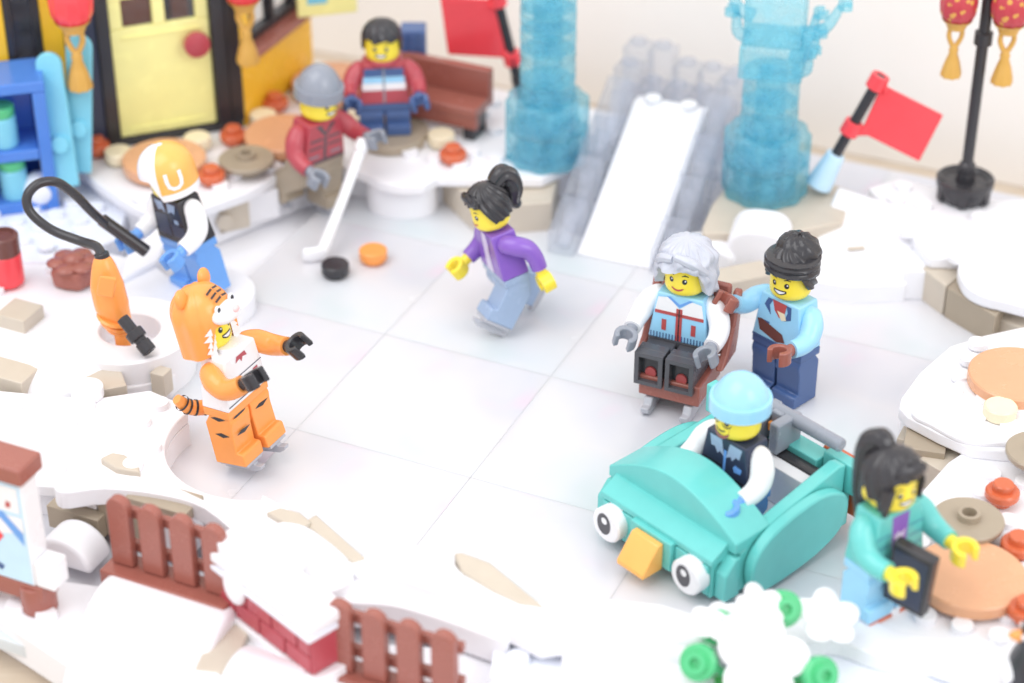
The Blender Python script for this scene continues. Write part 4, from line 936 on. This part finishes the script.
for x0, x1, z0, z1 in ((-25.1, -16.5, 34.2, 42.9), (-12.7, -4.1, 34.2, 42.9), (-25.1, -16.5, 46.1, 54.9), (-12.7, -4.1, 46.1, 54.9)): MB().box(x0, x1, 2.2, 2.5, z0, z1).build('pane', 'window_glass', dr)
kn = MB().lathe([(1.6, 0), (1.6, 1.6), (3.6, 2.0), (3.9, 2.8), (3.7, 4.4), (2.4, 4.9), (0, 5)], 32).build('door_knob', 'dark_red', dr, 0, (-5, 1.2, 27.5), (90, 0, 0))
for x0, x1 in ((-33, -29.1), (-.1, 4)): hbox('door_frame', 'black', x0, x1, -.6, 5, 0, 64)
hbox('door_frame', 'black', -33, 4, .6, 5, 60.2, 64)
hbox('corner_pillar', 'black', 4.1, 8, -.4, 6, 0, 70)
hbox('dark_panel', 'navy', -42, -33.1, 0, 5, -2, 70)
hbox('wall', 'yellow_wall', -48, -42.1, .4, 6, -2, 70)
hbox('wall', 'yellow_wall', -80, -58, .4, 6, -2, 70); hbox('wall', 'yellow_wall', -57.9, -48.1, .5, 6, -2, 18)
wd = hbox('window_frame', 'black', -57.9, -55.8, 0, 4, 18.2, 62); hbox('window_bar', 'black', -50.3, -48.1, 0, 4, 18.2, 62, wd); hbox('window_bar', 'black', -55.7, -50.4, 0, 4, 18.2, 20.5, wd)
MB().box(-55.7, -50.4, 2, 2.4, 20.6, 62).build('pane', 'window_glass', wd)
hbox('back_wall', 'navy', -80, 8, 36, 40, 0, 70); hbox('interior_floor', 'brown_dark', -80, 4, 6.2, 35.9, 0, 1.5)
hbox('interior_shelf', 'brown', -26, -2, 22, 30, 1.6, 34); 
for x in (-20, -9): MB().lathe([(0, 34.1), (4, 34.2), (5, 38), (3.4, 42), (0, 43)], 20, Matrix.Translation((x, 26, 0))).build('interior_pot', 'dark_orange', hs)
# angled right wall
ang = Matrix.Translation((8, .2, 0)) @ Matrix.Rotation(R(45), 4, 'Z')
def abox(nm, mat, x0, x1, y0, y1, z0, z1, par=hs, bev=.25): return MB().box(x0, x1, y0, y1, z0, z1, ang).build(nm, mat, par, bev)
abox('wall', 'yellow_wall', .1, 42, .1, 6, -2.6, 18.4); abox('wall', 'yellow_wall', .1, 6, .1, 6, 18.5, 70); abox('wall', 'yellow_wall', 36, 42, .1, 6, 18.5, 70)
abox('window_sill', 'brown', 4, 39, -3.4, 5.9, 18.5, 21.4)
w2 = abox('window_frame', 'black', 6.1, 9, .6, 4, 21.5, 58); abox('window_bar', 'black', 33, 35.9, .6, 4, 21.5, 58, w2); abox('window_bar', 'black', 9.1, 32.9, .6, 4, 21.5, 24, w2); abox('window_bar', 'black', 20, 22, .7, 3.9, 24.1, 58, w2); abox('window_bar', 'black', 9.1, 19.9, .7, 3.9, 38, 40, w2); abox('window_bar', 'black', 22.1, 32.9, .7, 3.9, 38, 40, w2)
MB().box(9.1, 32.9, 2.2, 2.5, 24.1, 58, ang).build('pane', 'window_glass', w2)
abox('back_wall', 'navy', .1, 42, 26, 30, -2, 70)
lantern('red lantern with gold tassel hanging left of the pale yellow door', (73, 24), P(73, 150, 15).y-12, 1.1)
lantern('red lantern with gold tassel hanging at the house corner', (244, 3), HO.y-5, 1.05)
# hanging sign past the house
sq = PY(330, 4, HO.y+26)
o = thing('hanging_sign', 'pale yellow hanging sign at the top edge beside the house', 'sign', sq, (0, 0, 14))
MB().box(-10, 8, -1.2, 1.2, -3, 12).build('board', 'pale_yellow', o, .3); MB().box(-7, -1, -1.35, -1.22, 1, 8).build('picture', 'azure', o); MB().box(-9, -7.4, -1.5, -1.22, 9.5, 12.8).build('hook', 'gold', o, .2)
MB().rod((-24, 3, 11), (8, 0, 12.8), .9, 12).build('rail', 'black', o)
# ---- blue shelf with jars
sf = at_px('blue_shelf', 'bright blue open shelf at the left edge holding jars', 'shelf', (14, 206), 6.4, 14)
def sbox(nm, x0, x1, y0, y1, z0, z1): return MB().box(x0, x1, y0, y1, z0, z1).build(nm, 'blue', sf, .4)
for x in (-34, 9): sbox('side_panel', x, x+3.6, -5, 11, 0, 37)
for z in (.05, 16.5, 37.05): sbox('shelf_board', -34.1 if z > 30 else -30.3, 12.7 if z > 30 else 8.9, -5.1, 11.1, z, z+3.2)
sbox('back_panel', -30.3, 8.9, 9, 11, 3.3, 36.9)
JG = 'jars on the blue shelf'
for lb_, x, z in (('teal jar with green lid on the lower board of the blue shelf', 1, 9.7), ('teal jar with green lid on the upper board of the blue shelf', 0, 26.2), ('red jar on the lower board of the blue shelf at the left edge', -11, 9.7)):
    q = Matrix.Translation(P(14, 206, 6.4)) @ Matrix.Rotation(R(14), 4, 'Z') @ Vector((x, 0, z-6.4))
    j = thing('jar', lb_, 'jar', q, (0, 0, 14), JG)
    MB().lathe([(0, 0), (3.7, .1), (3.9, .6), (3.9, 8.6), (3.2, 9.4)], 28).build('body', 'mouth_red' if 'red' in lb_ else 'azure', j); MB().lathe([(3.6, 9.4), (3.8, 9.7), (3.8, 12), (3.4, 12.4), (0, 12.5)], 28).build('lid', 'green', j)
# ---- skis
for lb_, a, b2, dy in (('light blue ski with rounded tip leaning beside the blue shelf', (68, 186), (47, 52), -3), ('light blue ski with rounded tip leaning behind its twin by the door', (80, 172), (79, 34), 2)):
    Y = 69+dy; p_, q = PY(*a, Y-5), PY(*b2, Y+2)
    o = thing('ski', lb_, 'ski', p_, (0, 0, 0), 'light blue skis by the house')
    d = q-p_; L_ = d.length; M_ = d.to_track_quat('Z', 'Y').to_matrix().to_4x4() @ Matrix.Rotation(R(90 if False else 0), 4, 'Z')
    xa = Vector((1, 0, 0)); xa = (xa-d.normalized()*xa.dot(d.normalized())).normalized(); za = d.normalized(); ya = za.cross(xa)
    M_ = Matrix((xa, ya, za)).transposed().to_4x4()
    pl = [(-3.4, 0), (3.4, 0)]+[(3.7*math.cos(math.pi*i/12), L_-3.7+3.7*math.sin(math.pi*i/12)) for i in range(13)]
    MB().front(pl, -.9, .9, M_).build('plank', 'azure', o, .5, seg=3)
    MB().lathe([(2.6, 0), (2.4, 1.5), (0, 1.6)], 22, M_ @ Matrix.Translation((0, -.9, L_*.33)) @ Matrix.Rotation(R(90), 4, 'X')).build('binding', 'azure', o)
q = P(42, 204, 6.4)
o = tag(MB().ball((0, 0, 5.1), 5.2, 28, 18, None, lambda a, t_: 1+.015*math.sin(5*a)*math.sin(4*t_)).build('snowball', 'light_grey', None, 0, q), 'round grey-white snowball at the foot of the blue shelf', 'snowball')
# ---- bench, dark blue post behind the boy
be = at_px('bench', 'reddish brown bench with backrest behind the boy', 'bench', (424, 132), B, G)
MB().box(-17, 17, 0, 9.6, 7.6, 10.6).build('seat', 'brown', be, .4); MB().box(-17, 17, 9.7, 12.6, 7.6, 19).build('backrest', 'brown', be, .4)
MB().box(-17, 17, .3, 2.6, 3.8, 7.5).build('apron', 'brown', be, .3)
for x in (-16, 12.5): MB().box(x, x+3.6, .6, 9.4, 0.1, 7.5).build('leg', 'black', be, .3)
dp = PY(414, 54, P(437, 128, B).y+16)
o = thing('blue_post', 'dark blue grooved box standing behind the boy and the bench', 'box', (dp.x, dp.y, B))
MB().box(-3.8, 3.8, -3.5, 3.5, 0, dp.z-B+9).build('body', 'dark_blue', o, .4)
for x in (-2.6, 0, 2.6): MB().box(x-.6, x+.6, -4.0, -3.52, 3, dp.z-B+8).build('rib', 'dark_blue', o, .15)
# ---- things on the left bank
o = at_px('red_can', 'red round can with dark brown lid at the left edge', 'can', (9, 284), 5.7)
MB().lathe([(3.0, 0), (3.4, .3), (4.4, 1.2), (4.4, 9.8), (4.2, 10)], 32).build('body', 'red', o, sharp=30); MB().lathe([(4.3, 10.05), (4.3, 15.2), (3.9, 15.6), (3.2, 15.6), (3.1, 14.9), (0, 14.9)], 32).build('lid', 'brown_dark', o, sharp=30)
o = at_px('bark_lump', 'reddish brown lumpy round piece between the red can and the orange machine', 'log piece', (76, 281), 5.7)
MB().lathe([(4.6, 0), (5.8, .6), (6.2, 4.4), (5.6, 5.6), (0, 5.8)], 40, None, lambda a, z: 1+.05*math.cos(5*a)+.03*math.sin(9*a)).build('body', 'brown', o, sharp=50)
for k_ in range(6):
    a = k_*1.047+.2; MB().ball((4.3*math.cos(a), 4.3*math.sin(a), 6.2), (3.0, 2.8, 1.1), 16, 10).build('lump', 'brown', o)
MB().ball((0, 0, 6.6), (3.2, 3.0, 2.2), 18, 12).build('lump', 'brown', o)
# ---- orange machine with its hose
wy = P(122, 346, 10).y
Mb = PY(126, 352, wy)
om = thing('orange_machine', 'orange hand machine with black hose standing at the round well', 'machine', Mb)
pts = [(124, 350), (122, 333), (119, 322), (112, 305), (107, 285), (104, 268), (102, 257)]
MB().tube([PY(a, b2, wy+i*.6)-Mb for i, (a, b2) in enumerate(pts)], [1.9, 2.1, 3.3, 4.4, 4.3, 3.2, 2.0], 20, (1.0, .9)).build('body', 'orange', om, 0, sharp=50)
for i, (a, b2, r_) in enumerate(((114, 318, 4.5), (116, 323, 4.2), (118, 328, 3.4))):
    v = PY(a, b2, wy+1)-Mb; MB().lathe([(r_*.9, -.5), (r_, 0), (r_*.9, .5)], 20, Matrix.Translation(v) @ Matrix.Rotation(R(18), 4, 'Y')).build('rib', 'orange', om)
v = PY(108, 282, wy-2)-Mb
MB().box(-2.2, 2.2, -2.6, -1.6, -3, 3, Matrix.Translation(v) @ Matrix.Rotation(R(14), 4, 'Y')).build('switch_plate', 'orange', om, .5)
hy = P(203, 282, 5.6).y-5
hpts = [(102, 258, 3.6), (97, 247, 3.6), (80, 241, 4), (52, 230, 3), (31, 213, 1), (27, 197, -1), (38, 184, -2), (56, 182, -3), (74, 194, -3), (92, 212, -3), (108, 226, -2)]
MB().tube([PY(a, b2, wy+dy+i*(hy-wy)/10)-Mb for i, (a, b2, dy) in enumerate(hpts)], [1.25]*len(hpts), 14).build('hose', 'black', om)
MB().rod(PY(101, 219, hy-2)-Mb, PY(147, 252, hy-3)-Mb, 1.75, 16).build('nozzle', 'black', om, .3)
MB().rod(PY(104, 262, wy+3.4)-Mb, PY(101, 253, wy+3.8)-Mb, 1.9, 16).build('hose_collar', 'black', om, .2)
tl = thing('black_tool', 'short black rod tool with collar leaning on the well rim', 'tool', PY(150, 352, wy-9))
p1, p2 = PY(122, 318, wy-4)-PY(150, 352, wy-9), Vector((0, 0, 0))
MB().rod(p1, p2, 1.6, 18).build('rod', 'black', tl, .25); MB().rod(p1*.62, p1*.38, 2.4, 18).build('collar', 'black', tl, .3); MB().rod(p1*.3, p2, 2.0, 18).build('tip', 'black', tl, .3)
# ---- sign board at the lower left
sb = at_px('sign_board', 'white notice board with blue winter print on reddish brown feet', 'sign', (45, 620), 3.2, G)
MB().box(-34, 0, .2, 6.6, 3.8, 8.4).build('base_beam', 'brown', sb, .4)
for x in (-30, -3.6): MB().cyl((x, 3.4, 0.05), 4.0, 7.2, 28).build('foot', 'brown', sb, .3)
MB().box(-34, -1.6, .4, 6.2, 8.5, 36).build('panel', 'white', sb, .3); MB().box(-1.5, 3.4, .6, 6, 8.5, 15).build('step', 'white', sb, .3)
MB().box(-36, -.4, -.8, 7.4, 36.1, 40.4).build('top_beam', 'brown', sb, .5)
pr_ = MB().box(-33.4, -2.0, .2, .36, 9, 35.4).build('print_sheet', 'light_blue_print', sb)
def sprint(nm, mat, pl, off=.12): MB().add([(x, off, z) for x, z in pl], [list(range(len(pl)))]).build(nm, mat, sb)
sprint('print_frame', 'white', [(-8.2, 28), (-2.6, 28), (-2.6, 34.6), (-8.2, 34.6)]); sprint('print_red', 'mouth_red', [(-6.2, 29), (-5, 29), (-4.6, 30.4), (-5.8, 30.8)], .08)
sprint('print_hill', 'white', [(-20, 18), (-2.2, 23), (-2.2, 27), (-20, 26)]); sprint('print_sky', 'medium_blue', [(-20, 24), (-8, 25.5), (-2.6, 19.5), (-2.6, 23), (-7, 27.4), (-20, 27)], .09)
sprint('print_coat', 'red', [(-14, 16.5), (-11.5, 16), (-7.8, 20.6), (-9, 22), (-12, 19.5), (-14, 22)], .07); sprint('print_legs', 'dark_blue', [(-13, 12), (-9.6, 10.8), (-8.8, 12.2), (-10.6, 12.9), (-10.9, 16.2), (-13.4, 16.5)], .07); sprint('print_face', 'white', [(-12, 21), (-10, 20.6), (-9.6, 23), (-11.6, 23.4)], .06)
# ---- picket fences
def fence(label, px, z, rot, plank):
    o = at_px('picket_fence', label, 'fence', px, z, rot, 'reddish brown picket fences')
    for i in range(4):
        x = -12+i*8
        pf = [(-2.7, .4), (2.7, .4), (2.7, 16)]+[(2.7*math.cos(math.pi*k_/10), 16+2.5*math.sin(math.pi*k_/10)) for k_ in range(11)][1:]
        MB().front([(x+a, b2) for a, b2 in pf], -1.2, 1.2).build('picket', 'brown', o, .3)
    for z_ in (3.2, 12.4):
        MB().box(-15.4, 15.4, 1.25, 3, z_, z_+2.4).build('rail', 'brown', o, .25)
    if plank: MB().box(-16, 16, -4.6, 3.4, -4.2, .2).build('base_plank', 'brown', o, .35)
    else: MB().box(-16, 16, -3.4, 3.4, -3.2, .2).build('base_plank', 'brown', o, .35)
    return o
fence('brown picket fence on a wide plank left of the brick wall', (172, 578), 9, -25, True)
fence('brown picket fence cut by the bottom edge right of the brick wall', (394, 684), 4, -24, False)
# ---- low brick wall with a cap of snow
bw = at_px('brick_wall', 'low dark red brick wall between two fences with a thick snow cap', 'wall', (275, 628), 6.5, -47)
WL = 17.5
MB().box(-WL+.3, WL-.3, -3.4, 4.4, 0, 9.4).build('mortar', 'mouth_red', bw)
for r_ in range(2):
    n_ = 4; w_ = 2*WL/n_
    xs = [-WL+w_*i for i in range(n_+1)] if r_ == 0 else [-WL, -WL+w_*.5]+[-WL+w_*(i+.5) for i in range(1, n_)]+[WL]
    for a, c in zip(xs[:-1], xs[1:]):
        MB().box(a+.25, c-.25, -4.0, 4.9, .3+r_*4.7, 4.6+r_*4.7).build('brick', 'dark_red', bw, .3)
MB().box(WL-.28, WL+.3, -3.7, 4.6, .2, 9.3).build('end_face', 'dark_red', bw, .2)
MB().box(-WL-2, WL+2, -4.6, 5.4, -4.5, -.1).build('plinth', 'white', bw, .3)
MB().box(-WL-.6, WL+.9, -4.8, 5.8, 9.5, 11.2).build('cap_plate', 'light_grey', bw, .4)
MB().box(-WL-1, WL+1.2, -4.7, 5.8, 11.25, 15.0).build('snow_cap', 'snow', bw, 1.2, seg=4)
MB().ball((-7.5, -4.4, 9.4), (3.6, 1.6, 4.6), 24, 16).build('snow_drip', 'snow', bw)
MB().ball((-7, 4.5, 14), (10, 7.5, 3.4), 32, 16).build('snow_heap', 'snow', bw)
MB().lathe([(2.5, 15), (3.9, 15.2), (3.9, 17.6), (3.5, 18), (0, 18)], 28, Matrix.Translation((-11.5, -.5, 0))).build('snow_stud', 'snow', bw, sharp=30)
# ---- flowering plant at the bottom right
pl_ = at_px('white_flower_plant', 'white flowering plant with green leaves at the bottom edge', 'plant', (757, 698), 5)
lf = [(-12, 0, 10), (11.5, -1, 7.5), (-8, 9, 12), (5, 11, 15), (13, -3, 1)]
for x, y, z in lf:
    g = MB().lathe([(2.8, 0), (3.9, .6), (3.9, 2.6), (3.5, 3), (2.4, 3), (2.3, 4.4), (1.2, 4.4), (1.1, 3.4), (0, 3.4)], 28, Matrix.Translation((x, y, z)) @ Matrix.Rotation(R(55), 4, 'X') @ Matrix.Rotation(R(x*2), 4, 'Y')).build('leaf_disc', 'green', pl_, sharp=35)
    MB().tube([(0, 2, 0), (x*.5, y*.6+1, z*.5), (x, y+1, z)], [1.2, 1.0, .9], 10).build('stem', 'green', pl_)
for x in (-9, 10): MB().lathe([(3.9, -6), (3.9, 3), (2.6, 3.4), (2.4, 5), (0, 5)], 28, Matrix.Translation((x, -1, 0))).build('clear_brick', 'clear_green', pl_)
def flower(c, tilt, rz, s_, par):
    M_ = Matrix.Translation(c) @ Matrix.Rotation(R(rz), 4, 'Z') @ Matrix.Rotation(R(tilt), 4, 'X') @ Matrix.Scale(s_, 4)
    hub_ = MB().lathe([(2.2, -1), (2.4, 0), (2.2, 1.6), (1.5, 1.9), (0, 1.5)], 24, M_).build('flower', 'white', par)
    for k_ in range(5):
        a = k_*1.2566
        MB().ball((0, 0, 0), (4.3, 3.7, 1.0), 20, 10, M_ @ Matrix.Rotation(a, 4, 'Z') @ Matrix.Translation((4.6, 0, .5)) @ Matrix.Rotation(R(-14), 4, 'Y')).build('petal', 'white', hub_)
for c, ti, rz, s_ in (((0, -1, 11), 46, 12, 1.15), ((0, 7, 18.5), 25, 40, .62), ((-9, 6, 15), 12, 0, .6), ((15, 11, 12), 20, 20, .8)):
    flower(Vector(c), ti, rz, s_, pl_)
# ---- penguin at the right edge
pg = at_px('penguin', 'black penguin with orange beak cut by the right edge', 'penguin', (1030, 694), 8, -95)
MB().lathe([(4.2, 0), (5.6, 1.2), (6.0, 5), (5.2, 10), (4.0, 13), (4.1, 15.5), (3.6, 18), (2, 19.3), (0, 19.6)], 36).build('body', 'black', pg)
MB().ball((0, -2.4, 5.6), (4.2, 4.0, 5.2), 24, 14).build('belly', 'white', pg); MB().lathe([(1.5, 0), (1.0, 1.8), (0, 3)], 16, Matrix.Translation((0, -3.6, 15.4)) @ Matrix.Rotation(R(90), 4, 'X')).build('beak', 'orange', pg)
for s in (-1, 1):
    MB().ball((s*6.0, 0, 7), (1.1, 2.4, 4.8), 16, 12).build('wing', 'black', pg); MB().ball((s*2.0, -3.4, 16.6), .6, 12, 8).build('eye', 'white', pg); MB().ball((s*2.6, -3.6, .6), (2.2, 3.2, .8), 16, 8).build('foot', 'orange', pg)
